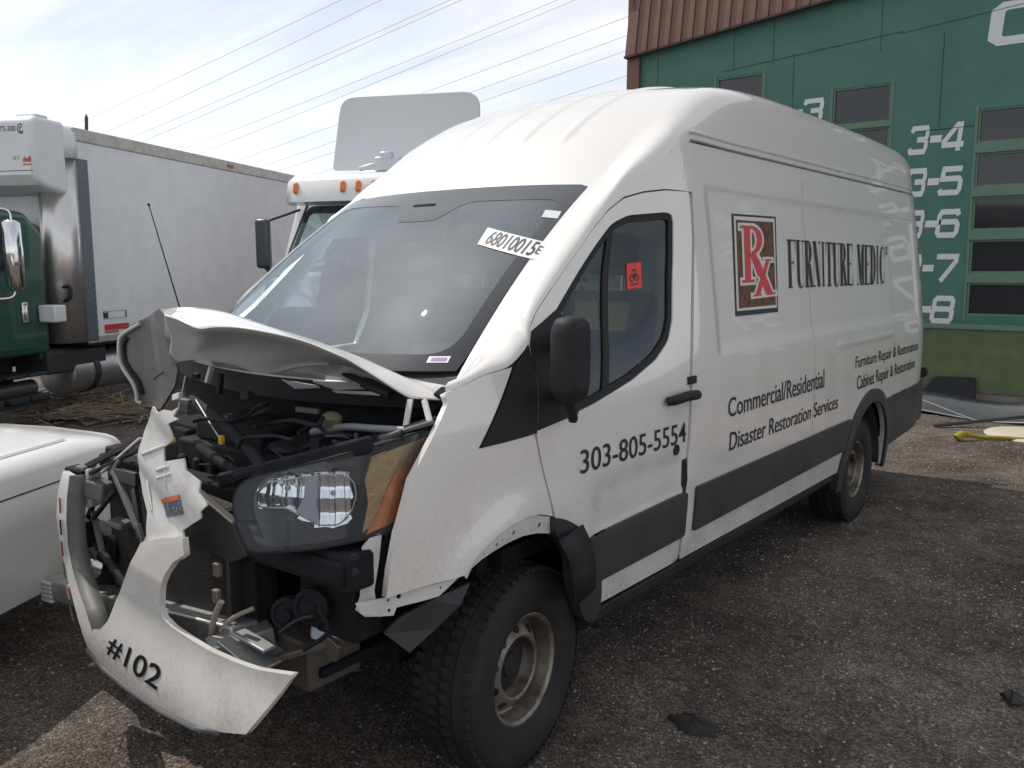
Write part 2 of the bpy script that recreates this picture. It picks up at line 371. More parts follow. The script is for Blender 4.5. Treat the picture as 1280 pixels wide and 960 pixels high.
# ------------------------------------------------------------------ ground
def ground_material():
    m = bpy.data.materials.new('gravel_ground'); m.use_nodes = True; nt = m.node_tree; N = nt.nodes.new; L = nt.links.new; b = nt.nodes['Principled BSDF']
    t = N('ShaderNodeTexCoord')
    def noise(sc, det=6, ro=.6):
        n = N('ShaderNodeTexNoise'); n.inputs['Scale'].default_value = sc; n.inputs['Detail'].default_value = det; n.inputs['Roughness'].default_value = ro; L(t.outputs['Object'], n.inputs['Vector']); return n
    vo = N('ShaderNodeTexVoronoi'); vo.inputs['Scale'].default_value = 115; L(t.outputs['Object'], vo.inputs['Vector'])
    vo2 = N('ShaderNodeTexVoronoi'); vo2.inputs['Scale'].default_value = 190; L(t.outputs['Object'], vo2.inputs['Vector'])
    r1 = N('ShaderNodeValToRGB'); e = r1.color_ramp.elements
    e[0].position = 0; e[0].color = (0.105, 0.091, 0.081, 1); e[1].position = 1; e[1].color = (0.46, 0.425, 0.385, 1)
    for p, c in ((.35, (0.175, 0.147, 0.128, 1)), (.7, (0.26, 0.22, 0.192, 1)), (.92, (0.36, 0.315, 0.275, 1))):
        q = e.new(p); q.color = c
    sp = N('ShaderNodeSeparateColor'); L(vo.outputs['Color'], sp.inputs[0]); L(sp.outputs[0], r1.inputs[0])
    n1 = noise(1.1, 5); n2 = noise(7, 7, .7)
    r2 = N('ShaderNodeValToRGB'); r2.color_ramp.elements[0].position = .33; r2.color_ramp.elements[0].color = (.44, .42, .41, 1); r2.color_ramp.elements[1].position = .62; r2.color_ramp.elements[1].color = (1.05, 1.0, .96, 1); L(n1.outputs['Fac'], r2.inputs[0])
    r3 = N('ShaderNodeValToRGB'); r3.color_ramp.elements[0].position = .30; r3.color_ramp.elements[0].color = (.55, .55, .56, 1); r3.color_ramp.elements[1].position = .58; r3.color_ramp.elements[1].color = (1, 1, 1, 1); L(n2.outputs['Fac'], r3.inputs[0])
    m1 = N('ShaderNodeMix'); m1.data_type = 'RGBA'; m1.blend_type = 'MULTIPLY'; m1.inputs['Factor'].default_value = 1; L(r1.outputs[0], m1.inputs['A']); L(r2.outputs[0], m1.inputs['B'])
    m2 = N('ShaderNodeMix'); m2.data_type = 'RGBA'; m2.blend_type = 'MULTIPLY'; m2.inputs['Factor'].default_value = 1; L(m1.outputs['Result'], m2.inputs['A']); L(r3.outputs[0], m2.inputs['B'])
    L(m2.outputs['Result'], b.inputs['Base Color']); b.inputs['Roughness'].default_value = .9; b.inputs['Specular IOR Level'].default_value = .25
    b1 = N('ShaderNodeBump'); b1.inputs['Strength'].default_value = .9; b1.inputs['Distance'].default_value = .012; b1.invert = True; L(vo.outputs['Distance'], b1.inputs['Height'])
    b2 = N('ShaderNodeBump'); b2.inputs['Strength'].default_value = .6; b2.inputs['Distance'].default_value = .006; b2.invert = True; L(vo2.outputs['Distance'], b2.inputs['Height']); L(b1.outputs[0], b2.inputs['Normal'])
    L(b2.outputs[0], b.inputs['Normal'])
    return m
def hgt(x, y): return .014*math.sin(1.7*x+.6*y)*math.sin(1.3*y-.5*x)+.008*math.sin(4.1*x+1.3)*math.sin(3.7*y+x)
GM = ground_material()
g = MB()
xs = np.concatenate([[-3000, -400, -100, -40, -20], np.arange(-12, 8.01, .2), [12, 25, 60, 300, 3000]]); ys = np.concatenate([[-3000, -300, -60, -20, -8], np.arange(-4, 11.01, .2), [16, 30, 80, 400, 3000]])
g.grid([[(x, y, hgt(x, y) if -12 < x < 8 and -4 < y < 11 else 0) for y in ys] for x in xs])
tag(g.build('ground', GM, smooth=180), kind='structure', label='dark gravel yard of small brown and grey stones')
# loose stones lying on the yard, denser and finer towards the camera
STONE = mat('stone', (0.20, 0.17, 0.15), .85, noise=((0.40, 0.365, 0.33), 23, .4, .62))
ico = []; 
_a = [(0, 0, 1), (.9, 0, .1), (.28, .85, .15), (-.72, .53, .05), (-.72, -.53, .15), (.28, -.85, .08)]
_ft = [(0, 1, 2), (0, 2, 3), (0, 3, 4), (0, 4, 5), (0, 5, 1)]
vs_, fs_ = [], []
def scatter(n, x0, x1, y0, y1, s0, s1):
    for _ in range(n):
        x, y = rng.uniform(x0, x1), rng.uniform(y0, y1)
        s = s0+(s1-s0)*rng.random()**3; a = rng.random()*6.28; ca, sa = math.cos(a), math.sin(a); k = rng.uniform(.55, 1.0); hz = s*rng.uniform(.45, .95); b0 = len(vs_); z = hgt(x, y)-.001
        for p in _a:
            j = rng.uniform(.8, 1.2); u, v = p[0]*s*j, p[1]*s*k*j; vs_.append((x+u*ca-v*sa, y+u*sa+v*ca, z+p[2]*hz))
        for f in _ft: fs_.append((f[0]+b0, f[1]+b0, f[2]+b0))
scatter(26000, -2.2, 3.2, -1.6, 3.0, .0025, .010); scatter(17000, -1.8, 4.2, 2.0, 9.0, .003, .012); scatter(2500, -9, -1, -1, 6, .006, .02)
me = bpy.data.meshes.new('gravel'); me.from_pydata(vs_, [], fs_); me.update(); tag(link('gravel', me, STONE), 'small loose stones strewn over the yard', 'gravel', kind='stuff')

# ------------------------------------------------------------------ the van: surfaces
def table(pts, n=1200):
    P = catmull(pts, 60); t = np.linspace(P[0, 0], P[-1, 0], n); return t, [np.interp(t, P[:, 0], P[:, i]) for i in range(1, P.shape[1])]
_tz, (_tx,) = table([(.20, .965), (.32, .985), (.45, 1.0), (.6, 1.018), (.85, 1.032), (1.1, 1.034), (1.3, 1.024), (1.5, 1.003), (1.75, .972), (2.0, .940), (2.2, .910), (2.35, .880), (2.5, .84)])
def sm(t): t = min(max(t, 0.), 1.); return t*t*(3-2*t)
def SX(y, z):
    x = float(np.interp(z, _tz, _tx))
    if y < .35: x -= .105*(.35-y)**2*(1+.6*max(0, z-1.0))
    if y < 1.3 and z > 1.2: x -= .065*sm((z-1.22)/.55)*sm((1.25-y)/.75)
    if y > 4.95: x -= .30*(y-4.95)**2
    if 1.2 < y < 5.2 and 1.2 < z < 2.2:
        q = min(sm((y-1.36)/.05), sm((5.0-y)/.05), sm((z-1.335)/.05), sm((2.085-z)/.035)); x -= .013*q
    if 2.3 < y < 4.9 and 1.1 < z < 1.3:
        x += .006*(sm((z-1.235)/.015)-sm((z-1.265)/.015))*sm((y-3.0)/.1)*sm((4.3-y)/.1)+.006*(sm((z-1.165)/.015)-sm((z-1.19)/.015))*sm((y-3.0)/.1)*sm((4.3-y)/.1)
    r = math.hypot(y, z-.36)
    if y < 1.0: x += .030*math.exp(-((r-.57)/.085)**2)*sm((z-.4)/.3)*sm((.20-y)/.45)
    r2 = math.hypot(y-3.75, z-.36); x += .012*math.exp(-((r2-.5)/.06)**2)
    if .2 < y < 1.15: # pressed hollow in the lower door
        x -= .010*sm((y-.28)/.12)*sm((1.08-y)/.12)*sm((z-.72)/.08)*sm((1.0-z)/.10)
    return x
class SideS:
    sgn = 1
    def at(s, y, z): return np.array((SX(y, z), y, z))
SIDE = SideS()
class PlanS:      # a sheet standing on a plan curve; parameters: distance along the curve, height
    def __init__(s, pts, lean=None, sgn=1):
        C = catmull(pts, 24); d = np.concatenate([[0], np.cumsum(np.linalg.norm(np.diff(C, axis=0), axis=1))]); s.L = d[-1]
        s.t = np.linspace(0, s.L, 600); s.x = np.interp(s.t, d, C[:, 0]); s.y = np.interp(s.t, d, C[:, 1]); s.lean = lean; s.sgn = sgn
    def at(s, u, v):
        i = min(max(u, 0.002), s.L-.002); x, y = np.interp(i, s.t, s.x), np.interp(i, s.t, s.y); x2, y2 = np.interp(i+.001, s.t, s.x), np.interp(i+.001, s.t, s.y)
        tx, ty = (x2-x)/.001, (y2-y)/.001; x += tx*(u-i); y += ty*(u-i)
        k = s.lean(u, v) if s.lean else 0.0; l = math.hypot(tx, ty) or 1
        return np.array((x+ty/l*k, y-tx/l*k, v))
    def solve(s, px, py):
        d = ray(px, py); us = np.linspace(-.15, s.L+.15, 420); v = 1.0
        for _ in range(6):
            Q = np.array([s.at(u, v)[:2] for u in us])-CP[:2]; c = d[0]*Q[:, 1]-d[1]*Q[:, 0]; k = np.where(c[:-1]*c[1:] <= 0)[0]
            if len(k): i = k[np.argmin((Q[k]**2).sum(1))]; u = us[i]+(us[i+1]-us[i])*c[i]/(c[i]-c[i+1]+1e-12)
            else: u = us[np.argmin(abs(c))]
            q = s.at(u, v); t = np.linalg.norm(q[:2]-CP[:2])/np.linalg.norm(d[:2]); v = CP[2]+d[2]*t
        return np.array((u, v))
    def at_(s): return      # lean > 0 : towards the right-hand side of the curve (outwards when it runs along +x at the van's nose)
class WindS:      # windscreen: across x, up t
    sgn = 1
    def at(s, x, t):
        b = .035*4*t*(1-t); X = x; x = x-XC
        y = -.27+.94*t+(.075-.03*t)*x*x+(.215-.03*t)*x**4 - b*.55; z = 1.36+.71*t+(.03-.06*t)*x*x + b*.8
        return np.array((X, y, z))
WIND = WindS()
_rt = catmull([(.68, 2.065, .15, .03, .685), (.79, 2.155, .15, .05, .687), (1.00, 2.315, .13, .07, .69), (1.28, 2.475, .10, .06, .693), (1.66, 2.612, .06, .06, .695), (2.2, 2.695, .03, .12, .695), (3.0, 2.72, .015, .14, .695), (4.2, 2.722, 0, .145, .695), (4.95, 2.705, 0, .145, .69), (5.2, 2.675, 0, .145, .685)], 40)
_rs = np.linspace(0, 1, len(_rt))
class RoofS:
    sgn = 1
    def at(s, x, t):
        y, z, k, c, xe = (np.interp(t, _rs, _rt[:, i]) for i in range(5))
        rib = 0; X = x; x = x-XC
        for xi in (-.50, -.28, -.06, .16, .38): rib += math.exp(-((x-xi)/.022)**4)
        return np.array((X, y+k*x*x, z-c*x*x-.02*abs(x)**3+.009*rib*sm((y-.93)/.06)*sm((5.0-y)/.1)))
ROOF = RoofS()

van = empty('cargo_van'); tag(van, 'white high-roof cargo van with wrecked front end and black lettering', 'van')
def inset(poly, d):
    P = np.array(poly); n = len(P); out = []; area = sum(P[i][0]*P[(i+1) % n][1]-P[(i+1) % n][0]*P[i][1] for i in range(n)); sg = 1 if area > 0 else -1
    for i in range(n):
        a, b = P[i]-P[i-1], P[(i+1) % n]-P[i]; a = a/(np.linalg.norm(a)+1e-9); b = b/(np.linalg.norm(b)+1e-9)
        n1, n2 = np.array([-a[1], a[0]]), np.array([-b[1], b[0]]); m = n1+n2; m = m/(np.linalg.norm(m)+1e-9); out.append(P[i]+sg*m*d/max(.5, m@n1))
    return np.array(out)
G0 = (.3, 1.0)
def side(px): return hits(SIDE, px, G0)
def arcp(cy, cz, r, a0, a1, n=22): return [(cy+r*math.cos(R(a0+(a1-a0)*i/n)), cz+r*math.sin(R(a0+(a1-a0)*i/n))) for i in range(n+1)]

# door, with its window opening
door_top = [(846, 701), (853, 612), (862, 470), (865, 300), (862, 240), (832, 238), (804, 241), (780, 248), (760, 264), (741, 287), (719, 319), (695, 353), (671, 389), (661, 413), (660, 432), (664, 452), (671, 472)]
door_px = [(671, 545), (678, 580), (688, 620), (694, 648), (712, 664), (730, 690), (741, 725), (744, 757)]+door_top
hole_px = [(675, 428), (695, 387), (719, 346), (746, 304), (765, 279), (785, 269), (832, 265), (840, 268), (842, 278), (842, 320), (841, 400), (836, 426), (821, 449), (791, 475), (746, 503), (716, 518), (674, 533)]
dq, hq = side(door_px), side(hole_px)
hq = rounded(hq, .03, 3)
door = panel('front_door', SIDE, rounded(dq, .02, 3), WHITE, van, holes=[hq], step=.03, thick=.03)
ring_in = inset(hq, .028)
panel('window_frame', SIDE, hq, BLACKP, door, holes=[ring_in], step=.04, off=-.006, thick=.02)
pane = panel('window_pane', SIDE, ring_in, GLASS2, door, step=.05, off=-.014, thick=0)
div = side([(763, 283), (770, 280), (762, 494), (754, 498)]); panel('window_divider', SIDE, div, BLACKP, door, step=.05, off=-.008, thick=.02)
ppanel('mirror_sail', SIDE, [(672, 474), (666, 452), (662, 432), (664, 414), (696, 386), (715, 420), (722, 517), (698, 527), (672, 538)], (.1, 1.3), BLACKP, door, step=.04, off=.004, thick=.02)
# red sticker with hazard sign on the pane
RED = mat('red_sticker', (0.80, 0.045, 0.03), .5)
stq = [(786, 329), (804, 327), (805, 359), (787, 361)]
st = ppanel('sticker', SIDE, stq, (.8, 1.7), RED, pane, off=-.011, thick=0, step=.05)
SQ = quadmap(SIDE, *[hit(SIDE, *q, (.8, 1.7)) for q in stq], -.009)
V1, F1 = strokes([arc(.5, .62, .13, .12, 200, 520, 12), arc(.34, .40, .13, .12, -20, 300, 12), arc(.66, .40, .13, .12, 240, -80, 12), arc(.5, .47, .09, .08, 0, 360, 12), [(.25, .17), (.75, .17)]], .055)
flatmesh('hazard_sign', V1, F1, SQ, BLACK, pane)
# handle, lock, dent, step
hp = hit(SIDE, 848, 496, (.95, 1.2)); hb = MB()
hb.tube([SIDE.at(hp[0]-.12, hp[1]-.005)+[.012, 0, 0], SIDE.at(hp[0]-.10, hp[1])+[.035, 0, 0], SIDE.at(hp[0], hp[1]+.006)+[.042, 0, 0], SIDE.at(hp[0]+.10, hp[1])+[.035, 0, 0], SIDE.at(hp[0]+.12, hp[1])+[.012, 0, 0]], [.018, .02, .021, .021, .016], 12); hb.build('door_handle', BLACKP, door, 60)
lk = hit(SIDE, 864, 475, (1.05, 1.25)); lb = MB(); p_ = SIDE.at(*lk); lb.box(p_+[.004, 0, 0], (.012, .075, .034)); lb.build('lock_cover', BLACKP, door, bevel=.004)
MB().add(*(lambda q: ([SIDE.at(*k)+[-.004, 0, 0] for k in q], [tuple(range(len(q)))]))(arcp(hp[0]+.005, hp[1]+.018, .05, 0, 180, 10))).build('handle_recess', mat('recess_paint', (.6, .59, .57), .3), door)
dt = side([(852, 575), (858, 572), (859, 600), (856, 618), (851, 606)]); panel('door_tear', SIDE, dt, BLACK, door, off=.002, thick=0, step=.03)
dk = hit(SIDE, 845, 562, (.95, 1.0)); MB().lathe([(.0, .006), (.022, .006), (.024, 0)], SIDE.at(*dk), (1, 0, 0), 16).build('plug', BLACKP, door, 50)
panel('door_cladding', SIDE, rounded([(.33, .60), (.37, .578), (1.055, .578), (1.055, .775), (.30, .765), (.285, .72)], .02, 3), CLAD, door, step=.04, off=.014, thick=.014)

# side panel behind the door
ZT = 2.265
arch_r = arcp(3.75, .36, .47, 190, -10, 26)
sp = [tuple(q) for q in side([(849.5, 699), (856.5, 612), (865.5, 470), (868.5, 300), (865.5, 240)])]+[(1.17, 2.10), (1.24, ZT)]+[(y, ZT+.004*y-.005) for y in (2, 3, 4, 5)]+[(5.2, 2.27), (5.235, 1.9), (5.245, 1.2), (5.25, .50), (4.25, .47)]+[(4.22, .30)]+arch_r[::-1][1:-1]+[(3.27, .30), (3.25, .44)]
side_l = panel('side_panel', SIDE, sp, WHITE, van, step=.028, thick=.03)
panel('side_cladding', SIDE, rounded([(1.145, .578), (3.24, .578), (3.30, .66), (3.33, .77), (1.145, .778)], .012, 3), CLAD, side_l, step=.05, off=.014, thick=.014)
flare = arcp(3.75, .36, .475, 185, -8, 24)+arcp(3.75, .36, .555, -8, 185, 24)
panel('wheel_arch_flare', SIDE, flare, CLAD, side_l, step=.04, off=.018, thick=.05)
panel('rear_cladding', SIDE, rounded([(4.27, .43), (5.27, .47), (5.265, .82), (4.10, .80), (4.24, .62)], .012, 3), CLAD, side_l, step=.05, off=.014, thick=.03)
# thin vertical body seam and fuel flap lines
for yy in (2.62, 4.32):
    panel('panel_seam', SIDE, [(yy, .80), (yy+.004, .80), (yy+.004, 2.2), (yy, 2.2)], mat('seam', (.40, .39, .38), .6), side_l, step=.08, off=.0012, thick=0)

# right-hand side, mirrored and plain; its wing is crushed back
sp_r = [(.02, .46), (.35, .46), (1.0, .455), (3.25, .44), (3.27, .30)]+arch_r[1:-1]+[(4.22, .30), (4.25, .47), (5.25, .50), (5.245, 1.2), (5.235, 1.9), (5.2, 2.27), (3, ZT), (1.24, ZT), (1.1, 2.18), (.9, 2.10), (.70, 1.98), (.45, 1.74), (.25, 1.55), (.02, 1.38)]
panel('side_panel', SIDE, [(a, b) for a, b in sp_r], WHITE, van, step=.06, thick=.03, mirror=True, holes=[[(.25, 1.30), (.95, 1.32), (1.02, 1.5), (1.02, 1.9), (.7, 1.88), (.35, 1.5)]])
panel('window_pane', SIDE, [(.25, 1.30), (.95, 1.32), (1.02, 1.5), (1.02, 1.9), (.7, 1.88), (.35, 1.5)], GLASS2, van, step=.08, off=-.01, thick=0, mirror=True)

# left wing
fender_px = [(556, 492), (566, 487), (580, 481), (605, 469), (640, 459), (598, 561), (632, 553), (668, 543), (676, 581), (686, 621), (691, 645), (675, 643), (660, 646), (642, 655), (625, 667), (610, 681), (596, 696), (582, 719), (545, 729), (483, 748), (487, 715), (496, 667), (514, 599), (546, 536), (560, 504)]
fq = hits(SIDE, fender_px, (-.2, 1.3))
fender = panel('front_wing', SIDE, fq, WHITE, van, step=.028, thick=.025)
tri = ppanel('corner_trim', SIDE, [(600, 560), (643, 460), (660, 432), (665, 452), (670.5, 474), (670.5, 541)], (0, 1.3), BLACKP, fender, off=.004, step=.04, thick=.015)
fl = hits(SIDE, [(691, 647), (675, 645), (660, 648), (642, 657), (625, 669), (610, 683), (596, 698), (583, 720), (587, 726), (593, 712), (606, 701), (621, 691), (638, 681), (657, 672), (675, 668), (691, 668)], (0, .9))
hl = [[np.array(hit(SIDE, x, y, (0, .9)))+(math.cos(a)*r*.8, math.sin(a)*r) for a in np.linspace(0, 6.28, 9)[:-1]] for x, y, r in ((678, 658, .011), (646, 668, .010), (625, 683, .009), (632, 677, .006), (608, 694, .004), (684, 656, .004))]
panel('wing_flange', SIDE, fl, DUSTY, fender, holes=hl, step=.03, off=-.012, thick=.006)
fl2 = hits(SIDE, [(484, 751), (545, 732), (581, 722), (553, 747), (500, 762), (496, 772), (478, 774), (455, 770), (450, 758)], (-.4, .8))
hl2 = [[np.array(hit(SIDE, x, y, (-.5, .78)))+(math.cos(a)*r, math.sin(a)*r) for a in np.linspace(0, 6.28, 9)[:-1]] for x, y, r in ((503, 748, .008), (490, 753, .005), (491, 766, .006), (555, 736, .004))]
panel('lower_flange', SIDE, fl2, DUSTY, fender, holes=hl2, step=.03, off=-.02, thick=.006)
# front arch flare behind the wheel, wheel-house liner and the loose liner
ppanel('wheel_arch_flare', SIDE, [(693, 648), (713, 653), (733, 672), (745, 700), (748, 745), (741, 771), (727, 773), (716, 735), (712, 700), (703, 680), (692, 668)], (.2, .8), CLAD, fender, smooth=True, off=.014, step=.03, thick=.05)
def wheelhouse(cy, rad, x_out, x_in, sign=1):
    if sign < 0: x_out -= .09; x_in -= .09
    mb = MB(); A = [R(a) for a in (np.linspace(-5, 128, 24) if cy == 0 else np.linspace(-5, 185, 24))]
    mb.grid([[(sign*x, cy+rad*math.cos(a), .36+rad*math.sin(a)) for a in A] for x in (x_out, (x_out+x_in)/2, x_in)])
    n = len(mb.v); mb.add([(sign*x_in, cy+rad*math.cos(a), .36+rad*math.sin(a)) for a in A], [tuple(range(24))]); mb.build('wheel_liner', BLACKP, van, 60, solid=.006)
wheelhouse(0, .53, .93, .62); wheelhouse(3.75, .465, .985, .62); wheelhouse(0, .53, .9, .62, -1); wheelhouse(3.75, .465, .985, .62, -1)
ll = MB(); q = [ony(x, y, Yv) for x, y, Yv in ((588, 729, -.32), (575, 757, -.36), (545, 786, -.42), (512, 816, -.50), (480, 792, -.56), (500, 772, -.52), (540, 750, -.44))]
ll.add(q, [tuple(range(7))]); ll.build('loose_liner', CLAD, van, 0, solid=.012)
lb = MB(); lb.grid([[ony(x, y, Yv)+np.array((-.02*k, .10*k, 0)) for x, y, Yv in ((700, 676, .02), (712, 700, .06), (718, 730, .09), (718, 760, .11))] for k in (0, 1, 2)]); lb.build('mud_flap', BLACKP, van, 50, solid=.006)

# roof, corner strips, windscreen
gr = [[tuple(ROOF.at(XC+float(np.interp(t, _rs, _rt[:, 4]))*a, t)) for a in np.linspace(-1, 1, 131)] for t in np.linspace(0, 1, 110)]
roof = MB().grid(gr).build('roof', WHITE, van, 60)
door_edge = side([(557, 491), (566, 486.5), (580, 480.5), (605, 468.5), (632, 460), (645, 450), (658, 434), (661, 426), (661, 413), (671, 388), (695, 352), (719, 318), (741, 286), (752, 272)])
E2 = catmull(list(door_edge)+[(.76, 2.045), (.92, 2.115), (1.08, 2.20), (1.24, ZT), (1.8, ZT+.002), (3, ZT+.007), (4, ZT+.011), (5, ZT+.013), (5.2, 2.27)], 10)
def E1(f):  # edge of windscreen then roof for the same progress
    return f
def strip(mirror):
    sgx = -1 if mirror else 1
    # arc-length fractions: lower part follows the screen edge, the upper part the roof edge, matched by height on the pillar and by length behind
    rows = []
    ws = [(0.03+.97*k/30) for k in range(31)]; top_y = .66
    e2_len = np.concatenate([[0], np.cumsum(np.linalg.norm(np.diff(E2, axis=0), axis=1))])
    # pillar end on E2: about where the screen ends
    i_p = int(np.argmin(abs(E2[:, 0]-.62)))
    pairs = []
    for k in range(41):
        f = k/40; i = np.interp(f*e2_len[i_p], e2_len, np.arange(len(E2))); yz = [np.interp(i, np.arange(len(E2)), E2[:, j]) for j in (0, 1)]
        t = -.03+.15*sm(f/.22) if f < .22 else .12+.88*(f-.22)/.78; x = .805-.07*t; a = WIND.at(x, t); d = (WIND.at(x+.01, t)-a)/.01; pairs.append((a, d, yz))
    for k in range(1, 101):
        f = k/100; i = np.interp(e2_len[i_p]+f*(e2_len[-1]-e2_len[i_p]), e2_len, np.arange(len(E2))); yz = [np.interp(i, np.arange(len(E2)), E2[:, j]) for j in (0, 1)]
        # roof edge parameter: same y behind y = 1.9, eased before
        lo = _rt[0, 0]; ty = yz[0]
        def ry(t): return np.interp(t, _rs, _rt[:, 0])+np.interp(t, _rs, _rt[:, 2])*.49
        ts = np.linspace(0, 1, 400); yy = np.array([ry(t) for t in ts]) if k == 1 else strip.yy
        strip.yy = yy
        w = 1-sm((ty-.62)/1.0); tgt = ty+w*(yy[0]-.62)
        t = float(np.interp(tgt, yy, ts)); xe = XC+float(np.interp(t, _rs, _rt[:, 4])); a = ROOF.at(xe, t); d = (ROOF.at(xe+.01, t)-a)/.01; pairs.append((a, d, yz))
    G = []
    for a, d, yz in pairs:
        b = SIDE.at(*yz); up = (SIDE.at(yz[0], yz[1]+.01)-b)/.01; up = -up; ch = np.linalg.norm(b-a); d = d/np.linalg.norm(d); up = up/np.linalg.norm(up)
        row = []
        for j in range(13):
            t = j/12; h00, h10, h01, h11 = 2*t**3-3*t*t+1, t**3-2*t*t+t, -2*t**3+3*t*t, t**3-t*t
            kk = 1.25 if a[1] > .9 else .85+.4*sm((a[1]-.5)/.4); P = h00*a+h10*d*ch*kk+h01*b+h11*up*ch*kk; 
            if mirror:
                w_ = (1-sm((a[1]-.75)/.8))*t; row.append((2*XC-P[0]+.07*w_, P[1]+.07*w_, P[2]))
            else: row.append((P[0], P[1], P[2]))
        G.append(row)
    return G
GS = strip(False)
pil = MB().grid(GS).build('pillar_and_cantrail', WHITE, van, 60)
MB().grid(strip(True)).build('pillar_and_cantrail', WHITE, van, 60)
# filler above the door, the drip groove, cut lines
fill = [tuple(p) for p in E2 if .60 < p[0] < 1.241]
dtop = side([(862, 238), (832, 236), (804, 239), (780, 246), (760, 262), (752, 272)])
panel('door_header', SIDE, fill+[(1.236, ZT-.004), (1.166, 2.10), tuple(np.array(sp[4])-(.004, -.01)), tuple(np.array(sp[4])-(.004, 0))]+[tuple(q) for q in dtop[1:]], WHITE, van, step=.03, thick=.03)
gv = MB(); pts = [SIDE.at(y, z) for y, z in E2 if y > 1.24]
gv.grid([[p+np.array((.003, 0, .0)) for p in pts], [p+np.array((.006, 0, .004)) for p in pts], [p+np.array((.001, 0, .012)) for p in pts]]); gv.build('roof_seam', mat('seal', (.20, .20, .20), .6), van, 60)
gv = MB(); gv.tube([p+np.array((-.010, 0, .045)) for p in pts[:-4]], .010, 8); gv.build('drip_rail', WHITE, van, 60)
# windscreen with its black border
WL = [(2*XC-.79, .02), (.79, .02), (.797, .08), (.735, .985), (.70, 1.0), (2*XC-.70, 1.0), (2*XC-.735, .985), (2*XC-.797, .08)]
WLo = dens(WL, .05)
inn = rounded([(-.665, .08), (.742, .085), (.69, .89), (.24, .89), (.16, .76), (-.06, .76), (-.14, .89), (-.605, .92)], [.08, .10, .07, .06, .03, .03, .06, .07], 6)
ws = panel('windscreen', WIND, inn, GLASS, van, step=.06, thick=0, off=0.0)
panel('windscreen_border', WIND, WL, FRIT, van, holes=[inn], step=.06, off=.0015, thick=.012)
cowl = MB(); cowl.grid([[(x, -.28+.2*x*x+dyy, 1.355+.03*x*x+dz) for x in np.linspace(-.82, .82, 24)] for dyy, dz in ((.03, .02), (.0, .0), (-.03, -.02), (-.02, -.10))]); cowl.build('cowl', BLACKP, van, 60)
# stickers on the screen
PAPER = mat('paper', (.80, .80, .80), .6)
s_px = [(610, 285), (689, 305), (671, 326), (597, 306)]
sq_ = [hit(WIND, *q, (.4, .7)) for q in s_px]
stk = panel('sticker', WIND, sq_, PAPER, ws, off=.003, thick=0, step=.05)
decal_text('68010015', WIND, [(618, 289), (677, 304), (663, 321), (605, 305)], (.4, .7), BLACK, stk, bold=.01, off=.0045)
decal_text('E', WIND, [(675, 308), (680, 309.5), (673, 319), (668, 317.5)], (.4, .7), BLACK, stk, off=.0045)
ppanel('sticker', WIND, [(682, 263), (702, 265), (697, 274), (677, 272)], (.5, .85), mat('pale_sticker', (.55, .63, .64), .5), ws, off=.003, thick=0, step=.05)
s3 = ppanel('sticker', WIND, [(537, 446), (564, 446), (560, 454), (533, 454)], (.5, .2), PAPER, ws, off=.003, thick=0, step=.05)
ppanel('print', WIND, [(541, 448), (560, 448), (557, 452), (538, 452)], (.5, .2), mat('lilac_print', (.30, .16, .38), .5), s3, off=.0045, thick=0, step=.05)
# rear closing panel with doors, underbody
prof = [(p[0], p[2]) for p in GS[-1]]
sec = [(SX(5.2, z), z) for z in (.42, .6, .9, 1.2, 1.5, 1.8, 2.0, 2.15)]+prof[::-1]+[(x, ROOF.at(x, 1.0)[2]) for x in (.45, .2)]
secf = sec+[(2*XC-x, z) for x, z in sec[::-1]]
rb = MB(); rb.add([(x*.985, 5.235, z) for x, z in secf], [tuple(range(len(secf)))]); rb.build('rear_panel', WHITE, van, 0)
for s_ in (-1, 1):
    rd = MB(); rd.prism([(s_*.02, .62), (s_*.88, .62), (s_*.86, 1.6), (s_*.74, 2.45), (s_*.02, 2.52)], lambda a, b: (a, 5.236, b), (0, .035, 0)); rd.build('rear_door', WHITE, van, 0, bevel=.01)
    MB().box((s_*.93, 5.27, 1.15), (.09, .05, .42)).build('tail_lamp', mat('tail_red', (.4, .02, .02), .2, 0, .5), van, bevel=.01)
rbm = MB(); rbm.b2((-1.0, 5.20, .46), (1.0, 5.42, .80)); rbm.build('rear_bumper', CLAD, van, 30, bevel=.05, seg=4)
nub = MB(); nub.lathe([(0, .0), (.045, .0), (.05, .03), (.045, .07), (0, .075)], (.97, 5.40, .86), (0, 1, 0), 16); nub.build('bumper_stop', BLACKP, van, 50)
ub = MB(); ub.b2((-.88, .55, .42), (.88, 3.2, .50)); ub.b2((-.88, 4.25, .44), (.88, 5.2, .50)); ub.b2((-.6, 3.2, .40), (.6, 4.25, .62)); ub.b2((-.60, -.25, .36), (.60, .56, .52)); ub.build('underbody', DARK, van, 0)
for s_ in (1, -1):
    sl = MB(); sl.prism([(.86, .36), (.955, .365), (.995, .40), (.998, .452), (.86, .46)], lambda a, b: (s_*a, .36, b), (0, 2.90, 0)); sl.build('side_step', BLACKP, van, 0, bevel=.01)
ax = MB(); ax.tube([(-.85, 3.75, .36), (.85, 3.75, .36)], .05, 12); ax.tube([(-.85, 0, .34), (.85, 0, .34)], .035, 10); ax.build('axle', DARK, van)

